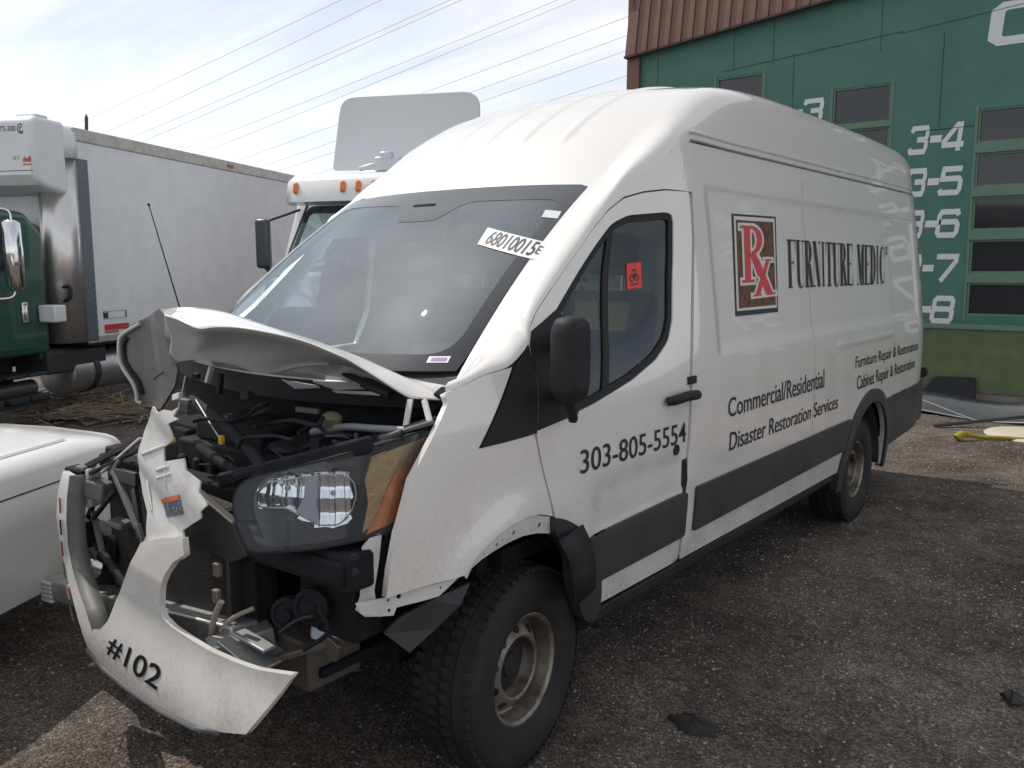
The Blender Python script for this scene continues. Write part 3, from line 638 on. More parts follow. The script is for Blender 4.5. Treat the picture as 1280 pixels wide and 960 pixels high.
# ------------------------------------------------------------------ wheels
def tyre_mesh(Rr, w, rim):
    mb = MB(); h = w/2
    prof = [(rim, -h*.80), (rim+.012, -h*.92), (rim+.05, -h*1.0), ((rim+Rr)/2+.01, -h*1.04), (Rr-.04, -h*.98), (Rr-.014, -h*.86), (Rr-.004, -h*.70)]
    for a, b in ((-.42, -.37), (-.03, .03), (.37, .42)): prof += [(Rr-.002, h*a), (Rr-.011, h*a+.002), (Rr-.011, h*b-.002), (Rr-.002, h*b)]
    prof += [(Rr-.004, h*.70), (Rr-.014, h*.86), (Rr-.04, h*.98), ((rim+Rr)/2+.01, h*1.04), (rim+.05, h), (rim+.012, h*.92), (rim, h*.80)]
    mb.lathe(prof, (0, 0, 0), (1, 0, 0), 64)
    n = 56
    for k in range(n):
        a = 2*math.pi*k/n
        for c, wd, tw in ((-.78, .30, .03), (-.2, .28, -.03), (.2, .28, .03), (.78, .30, -.03)):
            aa = a+tw+(.05 if abs(c) > .5 else 0); rr = Rr+.001 if abs(c) < .5 else Rr-.007
            mb.box((h*c, rr*math.cos(aa), rr*math.sin(aa)), (h*wd, Rr*2*math.pi/n*.62, .014), rot=(aa-math.pi/2, 0, 0))
    return mb
def rim_mesh(rim):
    mb = MB()
    mb.lathe([(rim+.012, .085), (rim+.012, .095), (rim-.002, .097), (rim-.012, .088), (rim-.016, .055), (rim-.022, .030), (rim-.030, .026), (rim-.045, .046), (rim-.068, .066), (rim-.080, .071), (rim-.088, .066), (rim-.090, .02), (rim-.095, .01), (.03, .01), (0, .01)], (0, 0, 0), (1, 0, 0), 64)
    mb.lathe([(rim-.02, .05), (rim-.03, -.02), (rim-.03, -.09), (rim+.01, -.095)], (0, 0, 0), (1, 0, 0), 48)
    return mb
def add_wheel(loc, steer, Rr=.356, w=.235, rim=.205, parent=van, right=False, hubcap=True):
    e = empty('wheel', loc, steer+(math.pi if right else 0)); e.parent = parent
    tyre_mesh(Rr, w, rim).build('tyre', RUBBER, e, 40)
    rm = rim_mesh(rim).build('rim', STEEL, e, 40)
    for k in range(10):
        a = 2*math.pi*(k+.5)/10; r = rim-.050
        r = rim-.0565; nv = (.755, .655*math.cos(a), .655*math.sin(a)); hb_ = MB(); hb_.lathe([(0, .0012), (.0165, .0012), (.0165, -.004)], (.056, r*math.cos(a), r*math.sin(a)), nv, 14); hb_.build('rim_hole', BLACK, rm, 40)
    if hubcap:
        cb = MB(); cb.lathe([(0, .040), (.040, .040), (.046, .028), (rim-.10, .022), (rim-.092, .016)], (0, 0, 0), (1, 0, 0), 40); cb.build('hub_cap', RUST, e, 40)
    return e
add_wheel((.862, 0, .354), R(4), rim=.192); add_wheel((.862, 3.75, .354), 0, rim=.192); add_wheel((-.775, 0, .354), 0, right=True); add_wheel((-.775, 3.75, .354), 0, right=True)

# ------------------------------------------------------------------ mirror, antenna
mir = empty('door_mirror', (0, 0, 0)); mir.parent = van
mb = MB(); poly = [(685, 408), (690, 400), (700, 397), (722, 399), (737, 405), (742, 425), (742, 480), (739, 500), (728, 507), (697, 500), (688, 488)]
mc = onx(713, 450, 1.13); mo = np.array([(mc[0], mc[1]+a, mc[2]+b) for a, b in rounded([(-.055, -.13), (.05, -.14), (.058, -.05), (.055, .13), (.02, .14), (-.04, .135), (-.06, .10)], .03, 3)]); cxy = mo.mean(0)
G = []
for dx_, k in ((.045, .72), (.038, .9), (.02, 1.0), (-.015, 1.0), (-.035, .96), (-.045, .85)):
    G.append([tuple(cxy+(p-cxy)*np.array((1, k, k))+np.array((dx_, .02*(1-k), 0))) for p in mo]+[tuple(cxy+(mo[0]-cxy)*np.array((1, k, k))+np.array((dx_, .02*(1-k), 0)))])
mb.grid(G); mb.add(G[0][:-1], [tuple(range(len(mo)))]); mb.add(G[-1][:-1], [tuple(range(len(mo)))]); mb.build('mirror_housing', BLACKP, mir, 50)
MB().bar(onx(712, 496, 1.12), onx(717, 526, 1.10), .03, .03).build('mirror_foot', BLACKP, mir, bevel=.008)
for a_ in ((712, 425, .06), (716, 492, .05)): MB().bar(onx(a_[0], a_[1], 1.10), onx(a_[0], a_[1], .97), .05, a_[2]).build('mirror_arm', BLACKP, mir, bevel=.008)
an = MB(); b_, t_ = onx(225, 386, -.86), onx(186, 256, -.86); an.tube([b_-(t_-b_)*.25, b_, t_], [.006, .0035, .0022], 6); an.lathe([(.0, -.006), (.006, -.004), (.006, .006), (0, .01)], t_, (t_-b_), 8); an.build('antenna', BLACK, van)

# ------------------------------------------------------------------ engine bay
bay = MB(); bay.b2((-.85, -.12, .50), (.85, -.06, 1.33)); bay.b2((.60, -.60, .60), (.64, -.10, 1.22)); bay.b2((-.64, -.30, .60), (-.60, -.10, .98)); bay.b2((-.64, -.58, .44), (.60, -.08, .47)); bay.build('firewall', DARK, van, 0)
eng = MB(); eng.b2((-.35, -.52, .50), (.22, -.14, .98)); eng.b2((-.30, -.50, .98), (.18, -.16, 1.10)); eng.box((-.05, -.33, 1.13), (.36, .26, .07), (0, .05, .1))
for i in range(5): eng.tube([(-.26+.1*i, -.54, .82), (-.26+.1*i, -.50, 1.04)], .022, 10)
eng.build('engine', DARK2, van, 30, bevel=.012)
ab = MB(); ab.box((.40, -.42, 1.02), (.28, .26, .20), (.06, .04, .12)); ab.box((.40, -.42, 1.14), (.24, .22, .04), (.06, .04, .12)); ab.build('air_box', DARK, van, 30, bevel=.02)
bt = MB(); bt.box((-.45, -.34, 1.02), (.24, .19, .2), (0, .08, -.1)); bt.build('battery', DARK, van, 30, bevel=.01)
def Yp(*pts): return [ony(x, y, Yv) for x, y, Yv in pts]
def hose(name, pts, r, m): MB().tube(catmull(pts, 6), r, 10).build(name, m, van, 60)
hose('hose', Yp((250, 560, -.55), (300, 590, -.60), (350, 585, -.62), (420, 575, -.58), (505, 545, -.48)), .020, DARK)
hose('hose', Yp((240, 500, -.45), (290, 540, -.55), (330, 590, -.62), (300, 620, -.66)), .022, DARK2)
hose('hose', Yp((390, 540, -.50), (430, 534, -.48), (470, 536, -.46), (506, 538, -.44)), .012, mat('pipe_grey', (.22, .23, .24), .45))
hose('cable', Yp((232, 470, -.42), (228, 490, -.44), (222, 515, -.46)), .0035, GALV)
hose('cable', Yp((245, 500, -.50), (262, 528, -.56), (275, 548, -.60)), .003, GALV)
for k in range(15):
    a = random.uniform(225, 420); b = random.uniform(520, 592); P = [(a, b, -.6)]
    for j in range(4): P.append((min(P[-1][0]+random.uniform(5, 28), 445), P[-1][1]+random.uniform(-13, 13), -.58+random.uniform(-.04, .06)))
    hose('cable', Yp(*P), random.uniform(.004, .008), random.choice((DARK2, DARK, BLACK, DARK2)))
YEL = mat('yellow_plastic', (.75, .42, .03), .45)
MB().box(ony(211, 552, -.74), (.05, .02, .02), (0, -.3, .2)).build('clip', YEL, van, bevel=.004)
MB().box(ony(277, 550, -.60), (.018, .018, .032)).build('clip', YEL, van, bevel=.004)
wf = MB(); c0 = ony(413, 545, -.47); wf.lathe([(0, .0), (.035, 0), (.03, .05), (.018, .055), (.018, .09), (0, .09)], c0-np.array((0, 0, .05)), (.2, -.1, 1), 16); wf.build('filler_neck', mat('white_nylon', (.6, .62, .64), .45), van, 40)
wc = MB(); wc.lathe([(0, .09), (.03, .09), (.032, .12), (.02, .13), (0, .132)], c0-np.array((0, 0, .05)), (.2, -.1, 1), 16); wc.build('filler_cap', mat('olive_cap', (.16, .15, .09), .5), van, 40)
for (x, y, Yv, w_, h_) in ((308, 495, -.45, .07, .03), (385, 513, -.42, .09, .018), (330, 505, -.42, .04, .012), (245, 470, -.40, .03, .02), (222, 496, -.5, .05, .025), (232, 502, -.52, .045, .02), (275, 480, -.35, .02, .08), (262, 468, -.35, .015, .07)):
    MB().box(ony(x, y, Yv), (w_, .02, h_), (random.uniform(-.3, .3), random.uniform(-.4, .4), random.uniform(-.4, .4))).build('bracket', random.choice((GREYP, DUSTY, DARK2)), van, bevel=.003)
# light plates of the plenum under the screen, hood strut and hinge arms
pl = MB()
for pts in (((346, 470, -.30), (352, 461, -.26), (372, 463, -.26), (400, 484, -.30), (368, 485, -.33)), ((388, 466, -.26), (412, 466, -.25), (470, 486, -.28), (420, 488, -.31), (392, 478, -.30))):
    q = Yp(*pts); pl.add(q, [tuple(range(len(q)))])
pl.build('plenum_plate', mat('plenum_grey', (.52, .53, .56), .35), van, 0, solid=.004)
pl = MB(); pl.add(Yp((415, 488, -.33), (482, 490, -.33), (486, 494, -.34), (420, 490, -.34)), [(0, 1, 2, 3)]); pl.build('plenum_edge', DUSTY, van, 0, solid=.004)
hose('hood_strut', Yp((430, 466, -.30), (455, 478, -.31)), .012, DARK2); hose('hood_strut', Yp((455, 478, -.31), (490, 494, -.33)), .019, BLACKP)
hg = MB()
for (a, b) in (((513, 499), (506, 540)), ((530, 499), (538, 530))): hg.bar(ony(*a, -.36), ony(*b, -.40), .022, .006, (0, 1, 0))
hg.build('hinge_arm', DUSTY, van, 0)
kn = MB(); kn.box(onx(553, 497, .82), (.04, .05, .05), (.4, .3, .2)); kn.box(onx(546, 508, .80), (.03, .05, .04), (.2, .6, .1)); kn.build('hinge_block', DARK, van, bevel=.006)

# ------------------------------------------------------------------ buckled hood
ridgeS = PlanS([(-.95, -.32), (-.6, -.43), (-.2, -.56), (.2, -.58), (.5, -.48), (.75, -.28), (.95, -.10)])
creaseS = PlanS([(-.95, -.39), (-.6, -.51), (-.2, -.66), (.2, -.72), (.5, -.66), (.72, -.44), (.84, -.27), (.97, -.13)])
lipS = PlanS([(-.95, -.37), (-.6, -.47), (-.2, -.60), (.2, -.66), (.5, -.61), (.72, -.40), (.84, -.25), (.97, -.12)])
def curve3(S, px, n=60, g=(.9, 1.5)):
    q = hits(S, px, g); P = np.array([S.at(*u) for u in q]); P = catmull(P, 10); d = np.concatenate([[0], np.cumsum(np.linalg.norm(np.diff(P, axis=0), axis=1))]); t = np.linspace(0, d[-1], n)
    return np.stack([np.interp(t, d, P[:, i]) for i in range(3)], 1)
RID = curve3(ridgeS, [(200, 387), (226, 384), (252, 385), (286, 391), (340, 409), (364, 416), (393, 425), (421, 435), (450, 446), (479, 459), (500, 468.5), (520, 478), (538, 486), (553, 493)])
CRE = curve3(creaseS, [(206, 394), (222, 399), (247, 410), (269, 408.5), (295, 409), (322, 413), (360, 421), (387, 429), (410, 438.5), (434, 449), (452, 460), (471, 472), (492, 485.5), (512, 497), (530, 498.5), (551, 500)])
LIP = curve3(lipS, [(212, 440), (222, 450), (240, 449), (258, 450), (286, 453), (322, 465), (344, 465), (372, 458), (410, 455), (440, 458), (475, 477), (514, 499)])
REAR = np.array([(x, -.31+.2*x*x, 1.345) for x in np.linspace(RID[0][0]-.05, .80, 60)])
top = MB(); rows = []
for t in np.linspace(0, 1, 10): rows.append([tuple((1-t)*a+t*b+np.array((0, 0, .02*math.sin(math.pi*t)*(1-t)))) for a, b in zip(REAR, RID)])
for t in np.linspace(.15, 1, 7): rows.append([tuple((1-t)*a+t*b+np.array((0, 0, .004*math.sin(math.pi*t)))) for a, b in zip(RID, CRE)])
hood = top.grid(rows).build('hood', WHITE, van, 60, solid=.003)
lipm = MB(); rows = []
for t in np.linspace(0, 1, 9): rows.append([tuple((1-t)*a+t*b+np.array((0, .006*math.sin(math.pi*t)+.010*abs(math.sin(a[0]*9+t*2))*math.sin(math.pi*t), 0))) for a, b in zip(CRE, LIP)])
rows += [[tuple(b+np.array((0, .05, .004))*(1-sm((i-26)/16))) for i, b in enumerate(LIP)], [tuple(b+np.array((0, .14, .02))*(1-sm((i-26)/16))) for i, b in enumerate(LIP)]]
lipm.grid(rows).build('hood_lip', mat('hood_lip_shaded_white', (.22, .215, .21), .45, noise=((.17, .165, .16), 6, .45, .8)), hood, 50, solid=.003)  # white-painted lip; its shade is put into the colour as grey
flapS = PlanS([(-1.05, -.46), (-.8, -.445), (-.5, -.42), (-.25, -.42)], lean=lambda u, v: -.035*math.exp(-((u-.40)/.08)**2))
fp = [(197, 387), (176, 400), (154, 414), (149, 427), (150, 449), (155, 463), (166, 481), (170, 494), (171, 504), (180, 508), (200, 512), (206, 503), (218, 483), (222, 462), (216, 446), (212, 430), (216, 410), (209, 392)]
fpq = hits(flapS, fp, (.2, 1.4))
flap = panel('hood_inner_panel', flapS, fpq, GREYP, hood, step=.02, thick=.012)
fi = inset(fpq, .016); P3 = [flapS.at(*q)+np.array((0, -.012, 0)) for q in fi[1:10]]
MB().tube(catmull(P3, 5), .008, 8).build('hood_hem', mat('primer_pale', (.47, .46, .44), .45), flap, 60)
fi = inset(fpq, .034); P3 = [flapS.at(*q)+np.array((0, -.004, 0)) for q in fi[2:8]]
MB().tube(catmull(P3, 5), .009, 8).build('hood_seal', DARK2, flap, 60)
cf = MB(); cf.grid([[ony(x, y, Yv) for x, y, Yv in r_] for r_ in (((205, 396, -.455), (224, 402, -.49), (246, 411, -.52)), ((206, 420, -.45), (226, 425, -.46), (247, 424, -.51)), ((210, 440, -.44), (222, 437, -.42), (248, 440, -.51)), ((215, 455, -.44), (228, 452, -.45), (250, 450, -.52)))]); cf.build('hood_fold', GREYP, hood, 60, solid=.004)
MB().bar(flapS.at(*hit(flapS, 193, 474, (.3, 1.35)))+[0, -.006, 0], flapS.at(*hit(flapS, 205, 465, (.3, 1.35)))+[0, -.006, 0], .004, .003).build('slot', BLACK, flap)

# ------------------------------------------------------------------ headlamp
HL = PlanS([(.30, -.80), (.48, -.80), (.66, -.775), (.80, -.70), (.885, -.58), (.925, -.44), (.945, -.30)], lean=lambda u, v: -.10*(v-1.0))
lens_px = [(291, 625), (297, 609), (313, 597), (345, 588), (400, 575), (452, 561), (500, 547), (543, 533), (546, 541), (528, 574), (512, 615), (499, 656), (491, 666), (456, 675), (420, 683), (388, 688), (345, 691), (312, 690), (299, 667), (292, 645)]
lq = catmull(hits(HL, lens_px, (.3, 1.0)), 3, True)
lamp = empty('headlight', (0, 0, 0)); lamp.parent = van
panel('lens', HL, lq, LENS, lamp, step=.03, thick=.03)
panel('bezel', HL, inset(lq, .004), mat('lamp_black', (.075, .08, .088), .35), lamp, step=.03, off=-.075, thick=.02)
panel('lens_rim', HL, lq, BLACKP, lamp, holes=[inset(lq, .006)], step=.03, off=.001, thick=.04)
rq = rounded(hits(HL, [(312, 622), (318, 606), (345, 600), (400, 594), (431, 593), (445, 603), (448, 622), (441, 642), (424, 659), (396, 660), (372, 648), (352, 637), (314, 636)], (.4, 1.0)), .015, 3)
HLF = PlanS([(.30, -.80), (.48, -.80), (.66, -.775), (.80, -.70), (.885, -.58), (.925, -.44), (.945, -.30)], lean=lambda u, v: -.10*(v-1.0)+.016*abs(((u*19) % 1)-.5)+.014*abs(((v*13) % 1)-.5))
refl = panel('reflector', HLF, rq,  mat('reflector', (.92, .93, .95), .10, 1.0), lamp, step=.010, off=-.040, thick=.05)
panel('reflector_rim', HL, rq, CHROME, lamp, holes=[inset(rq, .004)], step=.03, off=-.024, thick=.012)
for (x, y) in ((352, 612), (415, 618)):
    c = HL.at(*hit(HL, x, y, (.4, 1.0))); nrm = snormal(HL, *hit(HL, x, y, (.4, 1.0)))
    MB().lathe([(0, .0), (.008, -.002), (.008, -.02), (0, -.02)], c-nrm*.024, nrm, 12).build('bulb', mat('bulb', (.55, .6, .68), .1, 0, 1), refl, 50)
panel('divider', HL, rounded(hits(HL, [(378, 597), (396, 595), (392, 630), (396, 656), (378, 650), (366, 640), (376, 625)], (.5, 1.0)), .006), mat('lamp_grey', (.62, .64, .67), .3), refl, step=.03, off=-.020, thick=.02)
panel('bezel_trim', HL, hits(HL, [(467, 573), (500, 560), (537, 546), (520, 585), (500, 592), (482, 625), (470, 655), (454, 668), (462, 630), (458, 600)], (.7, 1.1)), mat('tan_reflector', (.58, .38, .17), .3, .3, bump=.3, bscale=30), lamp, step=.03, off=-.016, thick=.02)
panel('turn_signal', HL, hits(HL, [(496, 592), (517, 583), (508, 618), (496, 652), (458, 669), (474, 640), (486, 612)], (.75, 1.1)), ORANGE, lamp, step=.03, off=-.008, thick=.02)

# ------------------------------------------------------------------ torn bumper skin, grille frame
FA = PlanS([(-.9, -.71), (-.75, -.735), (-.33, -.80), (.1, -.855), (.5, -.88), (.8, -.86), (.98, -.76)], lean=lambda u, v: .05*sm((.62-v)/.25)-.16*max(0, v-.75))
fa_px = [(79, 588), (73, 610), (71, 633), (72, 660), (77, 690), (84, 722), (93, 757), (101, 785), (109, 808), (130, 832), (159, 856), (200, 884), (243, 906), (275, 915), (307, 918), (338, 881), (368, 844), (345, 841), (321, 837), (290, 826), (259, 812), (236, 798), (215, 784), (204, 773), (199, 760), (200, 736), (206, 718), (216, 703), (230, 694), (228, 672), (205, 672), (176, 678), (168, 694), (156, 722), (144, 752), (134, 777), (124, 788), (115, 786), (108, 762), (100, 738), (92, 712), (86, 680), (84, 650), (85, 620), (88, 594)]
faq = hits(FA, fa_px, (.2, .9))
fascia = panel('front_bumper_skin', FA, faq, WHITE, van, step=.022, thick=.02)
decal_text('#102', FA, [(140, 792), (206, 836), (196, 866), (133, 816)], (.9, .5), BLACK, fascia, bold=.012, off=.003)
# inner walls of the skin and the dark lower lip
dr = hits(FA, [(88, 594), (85, 620), (84, 650), (86, 680), (92, 712), (100, 738), (108, 762), (116, 787)], (.1, .9)); P0 = [FA.at(*q) for q in dr]
MB().grid([[p+np.array((0, -.004, 0)) for p in P0], [p+np.array((.012, .03, -.002)) for p in P0], [p+np.array((.03, .055, -.003)) for p in P0]]).build('skin_return', GREYP, fascia, 60, solid=.003)
dl = hits(FA, [(110, 810), (131, 834), (159, 857), (200, 885), (243, 907), (276, 916)], (.4, .4)); P0 = [FA.at(*q) for q in dl]
MB().grid([[p+np.array((0, -.002, .004)) for p in P0], [p+np.array((.0, -.012, -.008)) for p in P0], [p+np.array((0, .06, -.012)) for p in P0]]).build('lower_lip', CLAD, fascia, 60, solid=.004)
# strip of slots along the far arm
for k in range(6):
    a, b = FA.at(*hit(FA, 76+k*k*.5, 622+k*27, (.05, .8))), FA.at(*hit(FA, 76.5+(k+.7)**2*.5, 622+(k+.7)*27, (.05, .8)))
    MB().bar(a+np.array((.004, -.006, 0)), b+np.array((.004, -.006, 0)), .006, .004).build('slot', BLACK if k % 2 else mat('dull_red', (.2, .03, .03), .5), fascia)
# torn white plastic beside the grille with its printed label
TS = PlanS([(-.6, -.70), (-.3, -.76), (.1, -.82), (.5, -.84)], lean=lambda u, v: .006*math.sin(v*31+u*9)-.10*max(0, v-.8)+.008*abs((v*9+u*4) % 1-.5))
ts_px = [(191, 508), (196, 516), (205, 512), (214, 514), (223, 509), (216, 520), (222, 524), (209, 530), (213, 540), (216, 550), (204, 559), (205, 577), (229, 573), (232, 588), (250, 602), (248, 615), (259, 631), (250, 640), (251, 648), (228, 663), (232, 690), (215, 697), (178, 690), (174, 682), (183, 670), (184, 640), (178, 616), (174, 592), (172, 571), (175, 556), (180, 540), (186, 524)]
tq = hits(TS, ts_px, (.6, 1.0)); torn = panel('torn_grille_surround', TS, tq, DUSTY, van, step=.015, thick=.006)
lbp = [(203, 623), (225, 618), (230, 642), (209, 647)]; lab = ppanel('label', TS, lbp, (.7, 1.0), mat('label_blue', (.09, .11, .19), .5, noise=((.5, .5, .52), 160, .55, .6)), torn, off=.004, thick=0, step=.02)
ppanel('label_stripe', TS, [(203, 623), (225, 618), (226, 624), (204.5, 629)], (.7, 1.0), mat('label_orange', (.75, .16, .05), .5), lab, off=.0055, thick=0, step=.02)
for (a, b, w_) in (((178, 568), (204, 558), .012), ((196, 588), (211, 583), .014), ((196, 598), (214, 592), .010), ((207, 577), (207, 610), .008), ((184, 600), (190, 640), .008)):
    MB().bar(TS.at(*hit(TS, *a, (.7, 1.1))), TS.at(*hit(TS, *b, (.7, 1.1))), w_, .012).build('rib', DUSTY, torn, bevel=.004)
# grille frame: bars, sockets and hanging mounts between the skin's arms
def gbar(a, b, w_, m=DARK2, Y0=-.66, Y1=-.66, h=.018, nm='grille_bar'): MB().bar(ony(*a, Y0), ony(*b, Y1), w_, h, (0, 1, 0)).build(nm, m, van, bevel=.003)
gbar((90, 592), (176, 548), .022, BLACKP, -.60, -.70); gbar((94, 601), (178, 560), .014, DARK2, -.62, -.72); gbar((128, 590), (176, 548), .010, DUSTY, -.66, -.72)
gbar((142, 588), (172, 660), .024, GREYP, -.70, -.74); gbar((150, 575), (140, 592), .016, GREYP, -.70, -.70); gbar((172, 655), (180, 678), .016, GREYP, -.74, -.74)
gbar((142, 616), (117, 648), .014, BLACKP, -.68, -.64); gbar((117, 630), (96, 678), .016, BLACKP, -.62, -.62); gbar((116, 640), (128, 690), .024, GREYP, -.62, -.66); gbar((128, 690), (160, 738), .028, DARK2, -.66, -.70)
gbar((96, 678), (120, 745), .014, DARK2, -.62, -.64); gbar((106, 698), (112, 676), .012, BLACKP, -.62, -.62); gbar((100, 610), (92, 640), .018, DARK2, -.60, -.60); gbar((110, 720), (128, 768), .03, GREYP, -.64, -.68)
gbar((168, 610), (176, 672), .035, BLACK, -.70, -.74); gbar((144, 592), (172, 600), .05, BLACK, -.70, -.72, nm='grille_socket')
for (x, y, w_, h_, m) in ((125, 612, .10, .075, GREYP), (112, 622, .08, .055, DUSTY), (104, 605, .05, .05, DARK2), (108, 655, .07, .05, DARK2), (150, 654, .08, .025, GREYP), (122, 690, .06, .035, GREYP), (100, 592, .10, .05, DARK), (108, 584, .05, .02, GREYP), (147, 562, .06, .03, DARK2), (117, 592, .018, .05, DUSTY)):
    c_ = ony(x, y, -.63); MB().box(c_, (w_, .07, h_), (0, .15, .25)).build('grille_mount', m, van, 30, bevel=.008)
wb = MB(); wb.lathe([(0, 0), (.07, 0), (.075, .03), (.05, .06), (0, .07)], ony(140, 690, -.58), (-.3, -1, .2), 20); wb.build('fog_lamp', DARK, van, 40)
fb = MB(); fb.box(ony(146, 705, -.52), (.30, .10, .34), (.2, .1, .3)); fb.build('duct', DARK, van, 30, bevel=.02)
fg = MB(); fg.lathe([(0, .04), (.03, .035), (.045, .0), (0, -.01)], ony(123, 708, -.64), (-.2, -1, .3), 14); fg.build('fog_bulb', CHROMED, van, 40)
# crash beam: far end crumpled box, near end with bolts
cbm = MB(); e0, e1 = ony(72, 733, -.55), ony(330, 800, -.70); d_ = e1-e0; d_ /= np.linalg.norm(d_)
cbm.bar(e0, e1-d_*.10, .11, .09, (0, 0, 1)); cbm.build('crash_beam', GALV, van, 30, bevel=.008)
ce = MB()
for k in range(5): ce.bar(e0+d_*(-.03)+np.array((0, 0, -.045+.02*k)), e0+d_*.09+np.array((0, 0, -.045+.02*k)), .125, .015, (0, 0, 1))
ce.build('beam_end', DUSTY, van, 30, bevel=.003)
cc_ = MB(); a_, b_ = ony(262, 818, -.80), ony(340, 790, -.62); cc_.bar(a_, b_, .10, .075); cc_.build('crash_can', GALV, van, 30, bevel=.006)
cp = MB(); cp.bar(ony(292, 792, -.735), ony(342, 832, -.735), .012, .13, (.3, 1, 0)); cp.bar(ony(298, 790, -.74), ony(338, 812, -.74), .05, .012); cp.build('mount_plate', GALV, van, 30, bevel=.004)
tb = MB(); tb.bar(ony(345, 822, -.70), ony(432, 797, -.58), .05, .02); tb.bar(ony(405, 800, -.62), ony(424, 818, -.62), .02, .06); tb.build('lower_rail', mat('dirty_steel', (.16, .14, .12), .5, .6), van, 20, bevel=.004)
lf = MB(); lf.b2((.34, -.62, .40), (.58, -.40, .56)); lf.build('frame_rail', mat('dirty_rail', (.12, .105, .09), .6, .3), van, 20, bevel=.01)
for (x, y, r_) in ((361, 766, .052), (391, 757, .056)):
    hn = MB(); c_ = ony(x, y, -.66); hn.lathe([(0, .03), (.02, .03), (.024, .022), (r_*.7, .018), (r_*.75, .024), (r_, .018), (r_, -.015), (r_*.6, -.03), (0, -.03)], c_, (.45, -1, .1), 28); hn.build('horn', DARK, van, 40)
bt_ = MB(); q = Yp((409, 752, -.52), (447, 736, -.50), (452, 765, -.50), (478, 776, -.50), (470, 789, -.52), (430, 802, -.55), (408, 800, -.56)); bt_.add(q, [tuple(range(7))]); bt_.build('washer_bottle', mat('bottle_plastic', (.52, .57, .66), .4), van, 0, solid=.08, bevel=.012)
MB().lathe([(0, .006), (.008, .005), (.009, 0)], ony(428, 797, -.60), (.4, -1, 0), 10).build('bolt', CHROME, van)
MB().b2(*[p for p in (ony(378, 742, -.56), ony(390, 728, -.54))]).build('bracket', DUSTY, van)
# radiator stack, its supports, cross member, pipes
rd = MB(); rd.box((-.22, -.60, .68), (.98, .045, .56), (0, 0, R(-6))); rad = rd.build('radiator', mat('radiator_core', (.045, .040, .035), .6, .5, bump=.6, bscale=140), van, 20, bevel=.004)
re = MB(); rx = .275; re.b2((rx, -.70, .45), (rx+.018, -.60, .96)); re.build('radiator_tank', mat('tank_alloy', (.07, .063, .055), .5, .5), van, 20, bevel=.006)
sp_ = MB(); sp_.b2((.30, -.66, .48), (.37, -.56, 1.05)); sp_.b2((.30, -.70, .82), (.88, -.58, .93)); sp_.b2((.42, -.72, .84), (.86, -.66, .91)); sp_.b2((-.72, -.60, .94), (.60, -.52, 1.00)); sp_.b2((.55, -.62, .62), (.80, -.50, .80)); sp_.build('radiator_support', DARK, van, 20, bevel=.012)
for x, y in ((444, 716), (443, 697)): MB().lathe([(0, .008), (.008, .008), (.014, 0)], ony(x, y, -.70), (.3, -1, 0), 12).build('bolt', DARK2, van)
for x, y in ((272, 712), (271, 745)): MB().box(ony(x, y, -.71), (.03, .02, .045)).build('clip', mat('clip_tan', (.22, .18, .14), .5), van, bevel=.004)
PIPE = mat('pipe_tan', (.30, .26, .21), .45)
hose('pipe', Yp((277, 752, -.74), (268, 772, -.75), (263, 800, -.76), (262, 818, -.76)), .010, PIPE); hose('pipe', Yp((276, 788, -.74), (292, 772, -.72), (318, 760, -.68)), .008, PIPE)
hose('cable', Yp((398, 760, -.70), (410, 790, -.70), (380, 812, -.70)), .007, DARK); hose('cable', Yp((350, 790, -.70), (372, 775, -.70), (392, 770, -.70)), .006, BLACK)
# shroud behind the torn plastic, lamp carrier and white wing bracket
sh = MB(); q = Yp((252, 610, -.68), (300, 650, -.70), (318, 692, -.70), (300, 700, -.68), (262, 682, -.66), (232, 676, -.66), (230, 660, -.66)); sh.add(q, [tuple(range(7))]); sh.build('air_shroud', mat('shroud_brown', (.045, .042, .036), .6), van, 0, solid=.03, bevel=.006)
lc = MB(); lc.b2((.40, -.62, .95), (.84, -.46, 1.10)); lc.bar(ony(300, 594, -.66), ony(545, 528, -.36), .10, .03); lc.bar(ony(280, 600, -.66), ony(460, 556, -.60), .06, .05); lc.build('lamp_carrier', DARK, van, 20, bevel=.01)
ls = MB(); ls.bar(ony(473, 548, -.50), ony(542, 527, -.40), .03, .012); ls.build('lamp_seal', mat('seal_grey', (.12, .12, .125), .4), van, 20, bevel=.003)
WB = PlanS([(.70, -.72), (.82, -.66), (.90, -.58), (.95, -.40)])
ppanel('wing_bracket', WB, [(452, 684), (462, 673), (477, 669), (474, 700), (468, 738), (470, 752), (484, 757), (478, 770), (456, 771), (444, 762), (450, 745), (450, 728), (455, 705)], (.2, .9), DUSTY, van, step=.02, thick=.03, holes=[])
c_ = WB.at(*hit(WB, 461, 690, (.2, .9))); MB().lathe([(0, .003), (.009, .003), (.009, 0)], c_+np.array((.002, -.002, 0)), snormal(WB, *hit(WB, 461, 690, (.2, .9))), 12).build('bracket_hole', BLACK, van)
ppanel('wing_gap_seal', WB, [(479, 671), (497, 668), (490, 705), (481, 742), (468, 736), (474, 700)], (.2, .9), DARK, van, step=.02, off=-.02, thick=.03)

